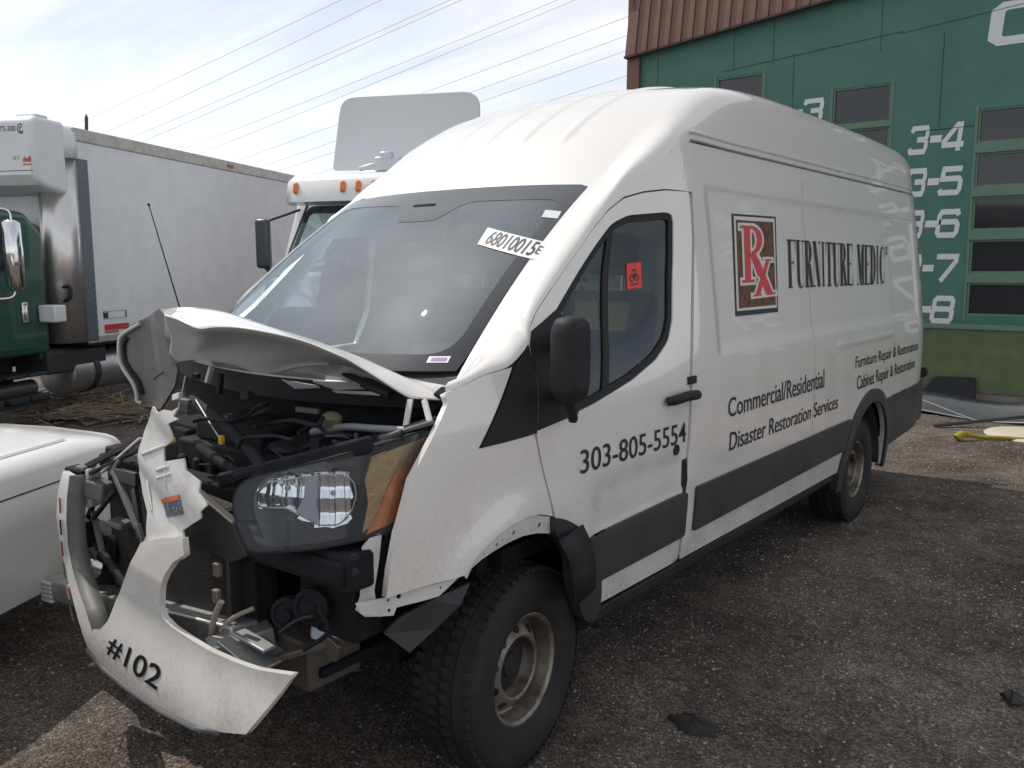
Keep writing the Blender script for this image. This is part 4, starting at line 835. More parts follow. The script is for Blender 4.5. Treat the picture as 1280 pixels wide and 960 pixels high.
# ------------------------------------------------------------------ cab interior
fl_ = MB(); fl_.b2((-.85, -.05, .72), (.9, 1.70, .78)); fl_.build('cab_floor', DARK, van, 0)
TRIM = mat('dash_grey', (.10, .105, .115), .6, bump=.1, bscale=200); SEATM = mat('seat_cloth', (.05, .055, .065), .85, bump=.2, bscale=150); TAN = mat('seat_tan', (.30, .22, .10), .8)
ds = MB(); ds.grid([[(x, y+.20*x*x, z) for x in np.linspace(-.77, .77, 24)] for y, z in ((-.24, 1.345), (-.10, 1.375), (.06, 1.37), (.22, 1.31), (.30, 1.18), (.30, .95))]); ds.build('dashboard', mat('dash_top', (.25, .27, .27), .65, bump=.1, bscale=200), van, 60, solid=.01)
hd = MB(); hd.grid([[(x, .22+.08*x*x+dy_, z) for x in np.linspace(.24, .62, 12)] for dy_, z in ((-.06, 1.37), (0, 1.425), (.08, 1.43), (.12, 1.38))]); hd.build('instrument_hood', TRIM, van, 60, solid=.01)
swc = Vector((.42, .52, 1.36)); sn = Vector((0, .55, -.83)); tmp = MB(); a_ = sn.orthogonal().normalized(); b_ = sn.cross(a_)
tmp.tube([swc+(a_*math.cos(t)+b_*math.sin(t))*.19 for t in np.linspace(0, 2*math.pi, 33)], .015, 8, False); tmp.lathe([(0, -.02), (.06, -.02), (.07, .02), (0, .03)], swc, sn, 16)
for t in (.2, math.pi-.2, math.pi*1.5): tmp.bar(swc, swc+(a_*math.cos(t)+b_*math.sin(t))*.18, .03, .015)
tmp.build('steering_wheel', BLACKP, van, 40)
def seat(x):
    s_ = empty('seat', (x, .34, 0)); s_.parent = van
    m = MB(); m.box((0, .72, 1.02), (.50, .50, .16)); m.build('seat_cushion', SEATM, s_, 40, bevel=.06, seg=4)
    m = MB(); m.box((0, .98, 1.33), (.50, .14, .58), (R(-12), 0, 0)); m.build('seat_back', SEATM, s_, 40, bevel=.06, seg=4)
    m = MB(); m.box((0, 1.04, 1.79), (.27, .10, .20), (R(-8), 0, 0)); m.build('headrest', SEATM, s_, 40, bevel=.045, seg=4)
    m = MB(); m.tube([(-.06, 1.03, 1.56), (-.06, 1.04, 1.72)], .007, 8); m.tube([(.06, 1.03, 1.56), (.06, 1.04, 1.72)], .007, 8); m.build('headrest_post', CHROMED, s_)
    m = MB(); m.b2((-.22, .55, .78), (.22, .95, .95)); m.build('seat_base', DARK, s_, 0)
seat(.45); seat(-.42)
tnb = MB(); tnb.box((.47, 1.245, 1.50), (.30, .01, .14), (R(-12), 0, 0)); tnb.build('seat_cover_patch', TAN, van, bevel=.004)
bh = MB(); bh.prism([(-.84, .78), (.93, .78), (.94, 1.4), (.86, 2.05), (.72, 2.40), (-.62, 2.40), (-.78, 2.05), (-.85, 1.4)], lambda a, b: (a, 1.66, b), (0, .02, 0)); bulk = bh.build('bulkhead', mat('bulkhead_white', (.78, .79, .78), .5), van, 0)
ph = MB(); n_ = 12
for i in range(9):
    for j in range(15):
        x, z = -.27+.045*(i+.5*(j % 2)), 1.46+.040*j
        ph.add([(x+.0135*math.cos(2*math.pi*k/n_), 1.657, z+.0135*math.sin(2*math.pi*k/n_)) for k in range(n_)], [tuple(range(n_))])
tag(ph.build('perforation', BLACK, bulk, 0), kind='stuff')
rm_ = MB(); rm_.box(WIND.at(0, .86)+np.array((0, .05, -.03)), (.14, .08, .10)); rm_.box(WIND.at(0, .72)+np.array((0, .13, -.02)), (.24, .03, .07), (R(-15), 0, 0)); rm_.build('mirror_and_sensor', DARK, van, 30, bevel=.012)

# ------------------------------------------------------------------ lettering on the side
GS_ = (2.5, 1.4); LET = mat('black_lettering', (.018, .018, .02), .45)
decal_text('303-805-5554', SIDE, [(725, 563), (857, 527), (857, 552), (725, 593)], (.6, 1.05), LET, door, bold=.004)
decal_text('Commercial/Residential', SIDE, [(910, 498), (1030, 461), (1030, 484), (910, 522)], GS_, LET, side_l, bold=.004)
decal_text('Disaster Restoration Services', SIDE, [(911, 541), (1047, 493), (1047, 510), (911, 564)], GS_, LET, side_l, bold=.004, shear=.12)
decal_text('Furniture Repair & Restoration', SIDE, [(1069, 446), (1147, 426), (1147, 441), (1069, 465)], (3.8, 1.1), LET, side_l, bold=.004, shear=.08)
decal_text('Cabinet Repair & Restoration', SIDE, [(1071, 470), (1143, 447), (1143, 463), (1071, 493)], (3.8, 1.0), LET, side_l, bold=.004, shear=.08)
# serif capitals from thick stems, thin hairlines and bowls; each glyph in a unit box
def rect(a, b, c, d): return [(a, b), (c, b), (c, d), (a, d)]
def poly_letter(ch):
    st, th, sf = .30, .035, .05      # stem, hairline, serif thickness
    P = []
    def stem(x, w=st): P.append(rect(x, 0, x+w, 1)); P.append(rect(x-.10, 0, x+w+.10, th)); P.append(rect(x-.10, 1-th, x+w+.10, 1))
    def bowl(cx, cy, rx, ry, t, a0, a1):
        o = arc(cx, cy, rx, ry, a0, a1, 12); i = arc(cx, cy, rx-t, ry-th, a0, a1, 12)
        for k in range(12): P.append([o[k], o[k+1], i[k+1], i[k]])
    if ch == 'F': stem(.12); P.append(rect(.42, 1-th, .95, 1)); P.append([(.88, 1), (.95, 1), (.95, .72), (.92, .72)]); P.append(rect(.42, .50, .72, .50+th)); P.append(rect(.69, .40, .72, .63))
    elif ch == 'E': stem(.12); P.append(rect(.42, 1-th, .95, 1)); P.append([(.88, 1), (.95, 1), (.95, .74), (.92, .74)]); P.append(rect(.42, .50, .72, .50+th)); P.append(rect(.69, .40, .72, .63)); P.append(rect(.42, 0, .97, th)); P.append([(.88, 0), (.97, 0), (.97, .28), (.94, .28)])
    elif ch == 'I': stem(.35)
    elif ch == 'T': stem(.35); P.append(rect(.0, 1-th, 1, 1)); P.append([(0, 1), (.07, 1), (.04, .70), (0, .70)]); P.append([(1, 1), (.93, 1), (.96, .70), (1, .70)])
    elif ch == 'U': P.append(rect(.10, .2, .40, 1)); P.append(rect(.0, 1-th, .5, 1)); P.append(rect(.80, .2, .84, 1)); P.append(rect(.68, 1-th, .98, 1)); bowl(.47, .2, .37, .22, .29, 180, 270); bowl(.47, .2, .37, .22, .05, 270, 360)
    elif ch == 'R': stem(.10); bowl(.42, .745, .45, .255, .27, -90, 90); P.append(rect(.38, .49, .46, .49+th)); P.append([(.40, .50), (.66, .50), (.98, 0), (.68, 0)]); P.append(rect(.64, 0, 1.02, th))
    elif ch == 'N': P.append(rect(.10, 0, .14, 1)); P.append(rect(0, 0, .26, th)); P.append(rect(0, 1-th, .36, 1)); P.append([(.10, 1), (.42, 1), (.90, 0), (.62, 0)]); P.append(rect(.86, 0, .90, 1)); P.append(rect(.74, 1-th, 1.0, 1))
    elif ch == 'M': P.append(rect(.08, 0, .11, 1)); P.append(rect(0, 0, .22, th)); P.append([(.08, 1), (.34, 1), (.56, .12), (.42, .0)]); P.append([(.42, 0), (.50, 0), (.78, 1), (.70, 1)]); P.append(rect(.68, 0, .92, 1)); P.append(rect(.60, 0, 1, th)); P.append(rect(.68, 1-th, 1, 1)); P.append(rect(0, 1-th, .34, 1))
    elif ch == 'D': stem(.10); bowl(.40, .5, .56, .5, .28, -90, 90)
    elif ch == 'C': bowl(.56, .5, .50, .5, .28, 60, 300); P.append(rect(.80, .68, .86, .98)); P.append(rect(.80, .02, .86, .32))
    elif ch == 'x': P.append([(.02, 1), (.34, 1), (1.0, 0), (.68, 0)]); P.append([(.80, 1), (.86, 1), (.16, 0), (.10, 0)]); P.append(rect(0, 1-th, .42, 1)); P.append(rect(.64, 1-th, 1, 1)); P.append(rect(0, 0, .32, th)); P.append(rect(.60, 0, 1.06, th))
    return P
def serif_text(s, fn, m, parent, widths=None, gap=.06, space=.6, zlift=0):
    W = {'I': .62, 'M': 1.25, 'N': 1.05}; x = 0; items = []
    for ch in s:
        if ch == ' ': x += space; continue
        w = W.get(ch, 1.0)*.9; items.append((ch, x, w)); x += w+gap
    tot = x-gap
    for ch, x0, w in items:
        V, F = [], []
        for k, P in enumerate(poly_letter(ch)):
            n = len(V); V += [((x0+u*w)/tot, v, k*.0002) for u, v in P]; F.append(tuple(range(n, n+len(P))))
        flatmesh('letter', V, F, fn, m, parent)
def qm(px4, off, g=GS_): return quadmap(SIDE, *[hit(SIDE, *q, g) for q in px4], off)
serif_text('FURNITURE MEDIC', qm([(983, 299), (1105, 308), (1105, 355), (985, 360)], .004), LET, side_l)
V1, F1 = strokes([arc(.5, .5, .4, .4, 0, 360, 12)], .15); flatmesh('registered_mark', V1, F1, qm([(1106, 308), (1109, 308), (1109, 319), (1106, 319)], .004), LET, side_l)
# the sign with the two red letters
def logo(px4, m, off, nm): return ppanel(nm, SIDE, px4, (1.9, 1.7), m, side_l, off=off, thick=0, step=.05)
NAVY = mat('navy_vinyl', (.015, .017, .028), .45); CREAM = mat('cream_vinyl', (.70, .68, .64), .5); BROWN = mat('brown_wood_print', (.16, .062, .034), .55, noise=((.085, .035, .022), 26, .45, .55)); LRED = mat('letter_red', (.62, .05, .055), .45)
logo([(914, 267), (969, 271), (972, 390), (919, 395.5)], NAVY, .003, 'sign_border'); logo([(916, 270), (967, 273.5), (970, 384.5), (920, 389)], CREAM, .0045, 'sign_ground'); logo([(918.5, 275), (965, 278), (968.5, 381), (922.5, 385.5)], BROWN, .006, 'sign_field')
def big(ch, px4, off, m, nm, grow=0.0):
    fn = qm(px4, off, (1.9, 1.7)); V, F = [], []
    for k, P in enumerate(poly_letter2(ch, grow)):
        n = len(V); V += [(u, v, (k if k < 3 else 3)*.0002 if ch == 'R' else k*.0001) for u, v in P]; F.append(tuple(range(n, n+len(P))))
    flatmesh(nm, V, F, fn, m, side_l)
def poly_letter2(ch, g):
    P = []
    def r4(a, b, c, d): P.append([(a-g, b-g*.55), (c+g, b-g*.55), (c+g, d+g*.55), (a-g, d+g*.55)])
    def bowl(cx, cy, rx, ry, t, ty, a0, a1):
        o = arc(cx, cy, rx+g, ry+g*.55, a0, a1, 14); i = arc(cx, cy, rx-t-g, max(.01, ry-ty-g*.55), a0, a1, 14)
        for k in range(14): P.append([o[k], o[k+1], i[k+1], i[k]])
    if ch == 'R':
        r4(.14, .03, .40, .97); r4(0, 0, .56, .05); r4(0, .95, .5, 1); bowl(.46, .745, .46, .255, .24, .06, -90, 90); P.append([(.34-g, .52+g), (.62+g*1.3, .52+g), (.98+g*1.3, .10), (.72-g*1.3, .10)])
    else:
        P.append([(.02-g, 1+g*.5), (.34+g*1.2, 1+g*.5), (1+g, -g*.5), (.64-g*1.2, -g*.5)]); P.append([(.74-g, 1+g*.5), (.92+g, 1+g*.5), (.30+g, -g*.5), (.06-g, -g*.5)]); r4(.66, .95, 1.02, 1); r4(-.02, 0, .38, .05); r4(.62, 0, 1.1, .06)
    return P
Rp = [(923, 282), (953, 283), (953, 352), (926, 354)]; Xp = [(938, 324), (962, 324), (965, 368), (940, 371)]
big('R', Rp, .0072, CREAM, 'letter_outline', .085); big('x', Xp, .0078, CREAM, 'letter_outline', .11); big('R', Rp, .0086, LRED, 'letter'); big('x', Xp, .0094, LRED, 'letter')

# ------------------------------------------------------------------ refrigerated box truck
TR = R(25)
boxt = empty('box_truck', (-7.33, 2.52, 0), TR); tag(boxt, 'refrigerated box truck with dark green cab and long plain white box', 'truck')
BOXW = mat('box_white', (.78, .80, .82), .4, noise=((.68, .70, .73), 3, .4, .85), det=4); ALU = mat('alu_rail', (.50, .48, .46), .4, .6, noise=((.32, .30, .28), 8, .45, .8))
GRN = mat('cab_green', (.012, .085, .055), .3, 0, .5, noise=((.03, .075, .06), 4, .45, .85)); FRAMEM = mat('truck_frame', (.025, .027, .03), .6, bump=.2, bscale=30)
MB().b2((-2.4, .12, .90), (0, 7.6, 3.16)).build('box_body', BOXW, boxt, 20, bevel=.01)
MB().b2((-2.42, .1, 3.15), (.012, 7.62, 3.30)).build('roof_rail', ALU, boxt, 20, bevel=.012)
MB().b2((-2.3, .0, .90), (-.28, .13, 3.26)).build('front_wall', BOXW, boxt, 20, bevel=.01)
cr_ = MB(); A = [R(a) for a in np.linspace(0, 90, 9)]
for z0, z1, nm in ((.88, 2.98, 'corner_post'), ):
    m = MB(); m.grid([[(-.28+.29*math.sin(a), .28-.29*math.cos(a)-.16, z) for a in A] for z in (z0, z1)]); m.build('corner_post', CHROMED, boxt, 60, solid=.02)
m = MB(); m.grid([[(-.30+.33*math.sin(a)*k, .28-.33*math.cos(a)*k-.16, z) for a in A] for z, k in ((2.95, 1.0), (3.12, 1.0), (3.22, .97), (3.30, .85), (3.33, .5))]); m.build('corner_cap', BOXW, boxt, 60, solid=.02)
MB().b2((-.10, .12, .88), (.014, .30, 2.96)).build('post_edge', mat('post_blue', (.12, .15, .18), .4, .4), boxt, 20, bevel=.006)
MB().box((-.115, -.005, 3.05), (.16, .03, .055), (0, 0, R(28))).build('marker_lamp', mat('marker_dull', (.42, .22, .07), .3, 0, .5), boxt, bevel=.006)
MB().b2((-.005, 3.3, 3.20), (.02, 3.46, 3.25)).build('marker_lamp', mat('marker_red', (.40, .10, .06), .4), boxt)
for i in range(22):   # panel rivets along the rear edge of the post
    MB().lathe([(0, .006), (.009, .004), (.010, 0)], (.014, .28, .95+.09*i), (1, 0, 0), 8).build('rivet', GALV, boxt)
m = MB(); m.b2((-.002, .12, .86), (.012, 7.6, .94)); m.build('bottom_rail', ALU, boxt, 20, bevel=.006)
MB().b2((.002, .42, .99), (.006, .86, 1.06)).build('reflective_tape', mat('tape_red', (.50, .03, .04), .35), boxt); MB().b2((.002, .86, .99), (.006, 1.2, 1.06)).build('reflective_tape', mat('tape_white', (.7, .7, .7), .35), boxt)
MB().b2((.002, .42, .955), (.005, .66, .985)).build('marker_lamp', mat('marker_dull', (.42, .22, .07), .3), boxt)
V1, F1 = strokes([[(0, 0), (1, 0), (1, 1), (0, 1), (0, 0)], [(.16, 0), (.16, 1)]], .05); flatmesh('notice_frame', [(a*1.0, b) for a, b in V1], F1, lambda u, v: (.004, .42+.40*u, 1.13+.085*v), FRAMEM, boxt); MB().b2((.002, .43, 1.14), (.005, .48, 1.20)).build('notice', FRAMEM, boxt)
# refrigeration unit on the front wall, with its type lettering
ru = MB(); pr = [(0.0, 3.34), (-.42, 3.34), (-.50, 3.28), (-.50, 2.72), (-.42, 2.62), (-.10, 2.55), (0, 2.55)]
ru.prism(pr, lambda a, b: (-2.3, a, b), (2.29, 0, 0)); unit = ru.build('refrigeration_unit', BOXW, boxt, 30, bevel=.05, seg=4)
MB().b2((-2.28, -.503, 2.76), (-.03, -.499, 2.766)).build('unit_seam', FRAMEM, boxt)
UB = mat('unit_text', (.05, .055, .06), .5); URED = mat('unit_red', (.55, .05, .05), .5)
V, F = text_cloud('TS-300', .004); flatmesh('lettering', V, F, lambda u, v: (-.405+.20*u, -.503, 3.175+.055*v), UB, unit)
V1, F1 = strokes([arc(.5, .5, .5, .5, 50, 320, 12), arc(.62, .4, .3, .3, 60, 330, 10)], .12); flatmesh('emblem', V1, F1, lambda u, v: (-.18+.075*u, -.503, 3.15+.095*v), UB, unit)
for k_, ch_ in enumerate('dei'):
    V, F = text_cloud(ch_, .03); flatmesh('letter', V, F, lambda u, v: (-.145+.036*k_+.032*u, -.503, 2.85+(.06 if ch_ != 'e' else .045)*v), URED, unit)
MB().b2((-.145, -.5035, 2.82), (-.035, -.5005, 2.832)).build('underline', URED, unit)
for k_, ch_ in enumerate('87'):
    V, F = text_cloud(ch_, .0); flatmesh('letter', V, F, lambda u, v: (-.26+.045*k_+.036*u, -.503, 2.875+.04*v), mat('unit_grey', (.3, .31, .32), .5), unit)
MB().b2((-.30, -.38, 3.34), (-.05, -.2, 3.37)).build('unit_vent', BOXW, unit, bevel=.01)
# cab
cab = MB(); prof_c = [(-.30, .78), (-.30, 2.10), (-.55, 2.33), (-1.75, 2.36), (-2.25, 1.62), (-2.35, 1.55), (-2.35, .80)]
cab.prism(prof_c, lambda a, b: (-2.15, a, b), (2.03, 0, 0)); cabo = cab.build('cab', GRN, boxt, 30, bevel=.07, seg=4)
nose = MB(); nose.prism([(-2.3, .62), (-2.3, 1.50), (-3.3, 1.30), (-3.45, 1.1), (-3.45, .55)], lambda a, b: (-2.0, a, b), (1.72, 0, 0)); nose.build('engine_hood', GRN, cabo, 30, bevel=.08, seg=4)
dr_ = MB(); dr_.prism(rounded([(-.52, .86), (-.52, 2.22), (-1.66, 2.24), (-2.05, 1.60), (-2.05, .88)], .06, 4), lambda a, b: (-.122, a, b), (.022, 0, 0)); dor = dr_.build('cab_door', GRN, cabo, 30, bevel=.008)
wd = MB(); wd.prism(rounded([(-.72, 1.66), (-.72, 2.14), (-1.60, 2.17), (-1.93, 1.66)], .07, 4), lambda a, b: (-.101, a, b), (.006, 0, 0)); wd.build('door_window', mat('dark_glass', (.016, .018, .02), .08, 0, .4), dor, 30)
hd_ = MB(); hd_.b2((-.10, -.74, 1.15), (-.07, -.66, 1.37)); hd_.b2((-.07, -.715, 1.18), (-.05, -.685, 1.34)); hd_.build('door_handle', CHROME, dor, 30, bevel=.01)
gm = MB(); GOLD = mat('dull_gold', (.10, .085, .035), .5)
for k in range(9):
    a = R(20+k*32); c0 = np.array((-1.02+.10*math.cos(a), 1.36+.05*math.sin(a))); gm.add([(-.098-.0005*k, *q) for q in ((c0[0], c0[1]), (c0[0]+.10*math.cos(a+.4), c0[1]+.07*math.sin(a+.4)), (c0[0]+.14*math.cos(a), c0[1]+.09*math.sin(a)), (c0[0]+.08*math.cos(a-.5), c0[1]+.05*math.sin(a-.5)))], [(0, 1, 2, 3)])
gm.build('door_emblem', GOLD, dor, 0)
MB().b2((-.12, -.48, 1.14), (.10, -.30, 1.33)).build('step_box', BOXW, boxt, 30, bevel=.02)
# chrome door mirror on its loop bracket
mr_ = empty('wing_mirror', (0, 0, 0)); mr_.parent = boxt
c_ = np.array((.30, -1.22, 1.86)); m = MB(); m.tube([c_+(-.01, .02, -.34), c_+(0, .01, -.31), c_+(0, 0, 0), c_+(.01, -.01, .31), c_+(.01, -.01, .34)], [.05, .085, .095, .085, .05], 16); m.build('mirror_shell', CHROME, mr_, 60)
m = MB(); m.tube(catmull([(-.10, -1.65, 2.34), (.10, -1.45, 2.30), (.28, -1.25, 2.30), c_+(.01, 0, .33)], 6), .013, 8); m.tube(catmull([(-.10, -1.65, 1.45), (.10, -1.45, 1.43), (.28, -1.27, 1.44), c_+(0, 0, -.33)], 6), .013, 8); m.build('mirror_bracket', CHROME, mr_, 60)
# hoses, lamps and clamps on the front corner
m = MB(); m.tube(catmull([(-.9, -.02, 2.22), (-.55, -.05, 2.22), (-.40, -.06, 2.14), (-.36, -.05, 1.95), (-.34, -.05, 1.5), (-.26, -.05, 1.1)], 6), .03, 10); m.build('drain_hose', mat('hose_tan', (.25, .21, .17), .6), boxt, 60)
for z in (2.02, 1.66, 1.36): m = MB(); m.box((-.22, -.05, z), (.10, .08, .10), (.2, .3, .4)); m.box((-.15, -.06, z+.03), (.06, .05, .05)); m.build('clamp', FRAMEM, boxt, 30, bevel=.012)
m = MB(); m.tube(catmull([(-.16, -.09, 1.50), (-.02, -.09, 1.52), (-.02, -.09, 1.40), (-.14, -.09, 1.34)], 6), .02, 8); m.build('grab_handle', FRAMEM, boxt, 60)
# chassis, tanks, wheels
m = MB(); m.b2((-1.75, -3.1, .62), (-.65, 7.4, .84)); m.b2((-2.2, -.45, .72), (-.15, .2, .82)); m.b2((-.55, -.40, .55), (-.10, .55, .80)); m.b2((-2.38, .2, .82), (-.02, 7.5, .90)); m.build('chassis', FRAMEM, boxt, 20, bevel=.02)
tk = MB(); tk.lathe([(0, 0), (.20, 0), (.25, .02), (.26, .05), (.26, 1.5), (.25, 1.53), (0, 1.55)], (-.34, -.02, .52), (0, 1, 0), 40); tank = tk.build('fuel_tank', mat('tank_alu', (.55, .56, .58), .3, .9, noise=((.35, .35, .36), 5, .4, .8)), boxt, 40)
for y in (.32, 1.15): m = MB(); m.lathe([(.262, 0), (.272, 0), (.272, .09), (.262, .09)], (-.34, y, .52), (0, 1, 0), 40); m.build('tank_strap', FRAMEM, tank, 40)
for y in (-.55, -.85, -1.2): m = MB(); m.b2((-.45, y-.13, .30), (-.08, y+.13, .36)); m.b2((-.45, y-.13, .56), (-.10, y+.13, .60)); m.build('cab_step', FRAMEM, boxt, 20, bevel=.01)
m = MB(); m.b2((-.60, -1.9, .25), (-.13, -.42, .29)); m.b2((-.60, -1.9, .29), (-.56, -.42, .80)); m.build('step_frame', FRAMEM, boxt, 20)
m = MB(); m.tube([(-.30, -1.6, .42), (-.30, -.45, .42)], .09, 16); m.build('air_tank', mat('air_tank_grey', (.12, .125, .13), .4, .5), boxt, 50)
def truck_wheel(par, x, y, right=False):
    e = empty('wheel', (x, y, .50), math.pi if right else 0); e.parent = par; tyre_mesh(.50, .27, .29).build('tyre', RUBBER, e, 40); rim_mesh(.29).build('rim', STEEL, e, 40); return e
for x, y, r_ in ((-.20, 5.6, 0), (-.50, 5.6, 0), (-2.2, 5.6, 1), (-.36, -2.65, 0), (-2.0, -2.65, 1)): truck_wheel(boxt, x, y, r_)

# ------------------------------------------------------------------ white tractor unit behind the van
semi = empty('semi_truck', (-5.27, 4.88, 0), TR); tag(semi, 'white and navy semi tractor with tall roof deflector behind the van', 'truck')
SW = mat('semi_white', (.78, .79, .80), .3, 0, .4); NV = mat('semi_navy', (.02, .035, .075), .3, 0, .5)
m = MB(); m.prism([(1.75, .75), (1.75, 2.62), (.55, 2.62), (-.02, 1.66), (-.02, .75)], lambda a, b: (-1.0, a, b), (2.0, 0, 0)); body = m.build('cab', SW, semi, 30, bevel=.05, seg=3)
m = MB(); m.b2((-1.0, -.02, .78), (1.0, 1.6, 1.62)); m.build('lower_cab', NV, semi, 30, bevel=.06)
m = MB(); m.prism(rounded([(-.93, 1.68), (.93, 1.68), (.82, 2.50), (-.82, 2.50)], .10, 5), lambda a, b: (a, -.02+(b-1.66)*.594-.012, b), (0, .006, 0)); wsm = m.build('windscreen', glass_mat('semi_glass', (.30, .40, .40), .05, (.5, .55, .55)), semi, 30)
m = MB(); m.prism(rounded([(-.93, 1.68), (.93, 1.68), (.82, 2.50), (-.82, 2.50)], .10, 5), lambda a, b: (a, -.02+(b-1.66)*.594-.009, b), (0, .0055, 0)); 
m = MB(); m.prism(rounded([(-.86, 1.75), (-.35, 1.75), (-.30, 2.40), (-.76, 2.40)], .06, 4), lambda a, b: (a, -.02+(b-1.66)*.594-.018, b), (0, .004, 0)); m.build('seen_through_window', mat('pale_teal', (.30, .42, .42), .3), wsm, 30)
m = MB(); m.tube([(-.55+.17*math.cos(t), -.02+(1.95-1.66)*.594-.03+.08*math.sin(t), 1.96+.17*math.sin(t)) for t in np.linspace(0, 2*math.pi, 25)], .012, 8, False); m.build('steering_wheel', FRAMEM, semi, 60)
m = MB(); m.grid([[(x*(1.03-.02*k), y+.12*x*x, z) for x in np.linspace(-1, 1, 20)] for k, (y, z) in enumerate(((.30, 2.50), (.12, 2.53), (.16, 2.78), (.30, 2.87), (.9, 2.95), (1.6, 2.95), (1.75, 2.6)))]); m.build('roof_fairing', SW, semi, 60, solid=.02)
for x in (-.86, -.20, .0, .20, .86):
    m = MB(); yb = .15+.12*x*x; m.box((x, yb-.015, 2.70), (.065, .06, .14), (R(-8), 0, 0)); m.build('marker_lamp', AMBER, semi, 40, bevel=.025, seg=3)
m = MB(); m.prism(rounded([(-1.0, 3.02), (1.04, 3.02), (1.02, 4.02), (-.94, 4.02)], [.08, .08, .26, .20], 6), lambda a, b: (a+.14, 1.3+(b-3.0)*.22, b), (0, .04, 0)); m.build('roof_deflector', mat('deflector_grey', (.62, .65, .67), .5), semi, 30, bevel=.012)
m = MB(); m.b2((-.05, .78, 2.94), (.30, .98, 3.12)); m.box((.12, .80, 3.14), (.16, .10, .08)); m.bar((-.30, .88, 2.98), (-.05, .88, 3.04), .05, .06); m.build('air_horn', mat('horn_white', (.55, .57, .6), .3, .3), semi, 30, bevel=.02)
for s_ in (-1, 1):
    e = empty('wing_mirror', (0, 0, 0)); e.parent = semi; m = MB(); m.b2((s_*1.12, -.05, 1.72), (s_*1.30, .07, 2.32)); m.build('mirror_shell', mat('mirror_dark', (.06, .068, .08), .35), e, 30, bevel=.04, seg=3)
    m = MB(); m.tube(catmull([(s_*.98, .05, 1.62), (s_*1.10, 0, 1.66), (s_*1.2, .01, 1.75)], 5), .03, 8); m.build('mirror_arm', FRAMEM, e, 60)
    m = MB(); m.tube(catmull([(s_*.90, .40, 2.45), (s_*1.06, .2, 2.36), (s_*1.2, .02, 2.28)], 5), .016, 8); m.build('mirror_arm', FRAMEM, e, 60)
    MB().tube([(s_*.97, .0, 1.66), (s_*.84, .50, 2.52)], .022, 8).build('windscreen_pillar', FRAMEM, semi)
m = MB(); m.grid([[(x*(1-.10*k), -.02-1.35*k, 1.66-.34*k-.12*x*x) for x in np.linspace(-.82, .82, 14)] for k in np.linspace(0, 1, 8)]+[[(x*.9, -1.40, .8-.12*x*x) for x in np.linspace(-.82, .82, 14)]]); m.build('engine_hood', NV, semi, 60, solid=.02)
for s_ in (-1, 1): MB().b2((s_*.72, -1.35, .60), (s_*1.05, -.02, 1.22)).build('front_fender', NV, semi, 30, bevel=.12, seg=4)
MB().box((-1.02, -.16, 1.48), (.16, .14, .16), (0, .3, .2)).build('fender_mirror', mat('mirror_dark', (.06, .068, .08), .35), semi, 30, bevel=.03)
m = MB(); m.b2((-.45, -1.3, .55), (.45, 5.2, .80)); m.build('chassis', FRAMEM, semi, 20)
for x, y, r_ in ((.95, -.7, 0), (-.95, -.7, 1), (.9, 4.2, 0), (-.9, 4.2, 1)): truck_wheel(semi, x, y, r_)

# ------------------------------------------------------------------ white car, parked nose-in beside the van
car = empty('parked_car', (-1.31, -.60, 0), R(28)); tag(car, 'white car whose rear corner stands beside the wrecked van nose', 'car')
CW = mat('car_white', (.74, .74, .72), .25, 0, .7, noise=((.66, .65, .62), 3, .45, .85))
def car_section(y):
    k = sm((y-.42)/.50); tp = .905; cab_ = sm((-1.0-y)/.45)*(1-sm((-3.0-y)/.5)); nos = sm((-3.2-y)/.9); wdt = .86-.20*k**3; o = -.15*k**2.5
    pts = [(-.12, .24), (-.02, .27), (.0, .42), (.012, .60), (.004, .70), (-.008, .74), (-.014, .752), (-.02, .78), (-.040, .83), (-.075, .868), (-.13, .888), (-.22, tp-.005), (-.50, tp+.025), (-.86, tp+.035)]
    out = [(x*(1-.12*k)+o, z-.06*k*max(0, (z-.70)/.2)-(.05*nos*max(0, z-.5))) for x, z in pts]
    if cab_ > 0:
        up = [(-.10, .92), (-.16, 1.05), (-.25, 1.25), (-.36, 1.38), (-.60, 1.43), (-.86, 1.44)]
        for i in range(6): a = out[8+i]; out[8+i] = (a[0]+(up[i][0]-a[0])*cab_, a[1]+(up[i][1]-a[1])*cab_)
    full = [(x, y, z) for x, z in out]+[(-1.72-x, y, z) for x, z in out[::-1]]
    return full
yst = np.concatenate([np.linspace(-4.0, -.2, 40), np.linspace(-.15, .88, 30)])
m = MB(); m.grid([car_section(y) for y in yst]); s0, s1 = car_section(-4.0), car_section(.88); m.add(s0, [tuple(range(len(s0)))]); m.add(s1, [tuple(range(len(s1)))]); cb_ = m.build('car_body', CW, car, 50)
sv = car_section; m = MB(); P0 = [sv(y)[6] for y in yst]; m.tube([np.array(p)+(.002, 0, 0) for p in P0], .0035, 5); m.build('panel_gap', FRAMEM, car, 60)
m = MB(); m.grid([[(-.150, y, .897) for y in np.linspace(-.8, .42, 8)], [(-.165, y, .900) for y in np.linspace(-.8, .42, 8)]]); m.build('deck_gap', mat('gap_grey', (.35, .35, .35), .6), car, 0)
m = MB(); m.b2((-.28, -3.2, 1.0), (-.16, -1.35, 1.25)); m.build('side_window', FRIT, car, 20, bevel=.02)
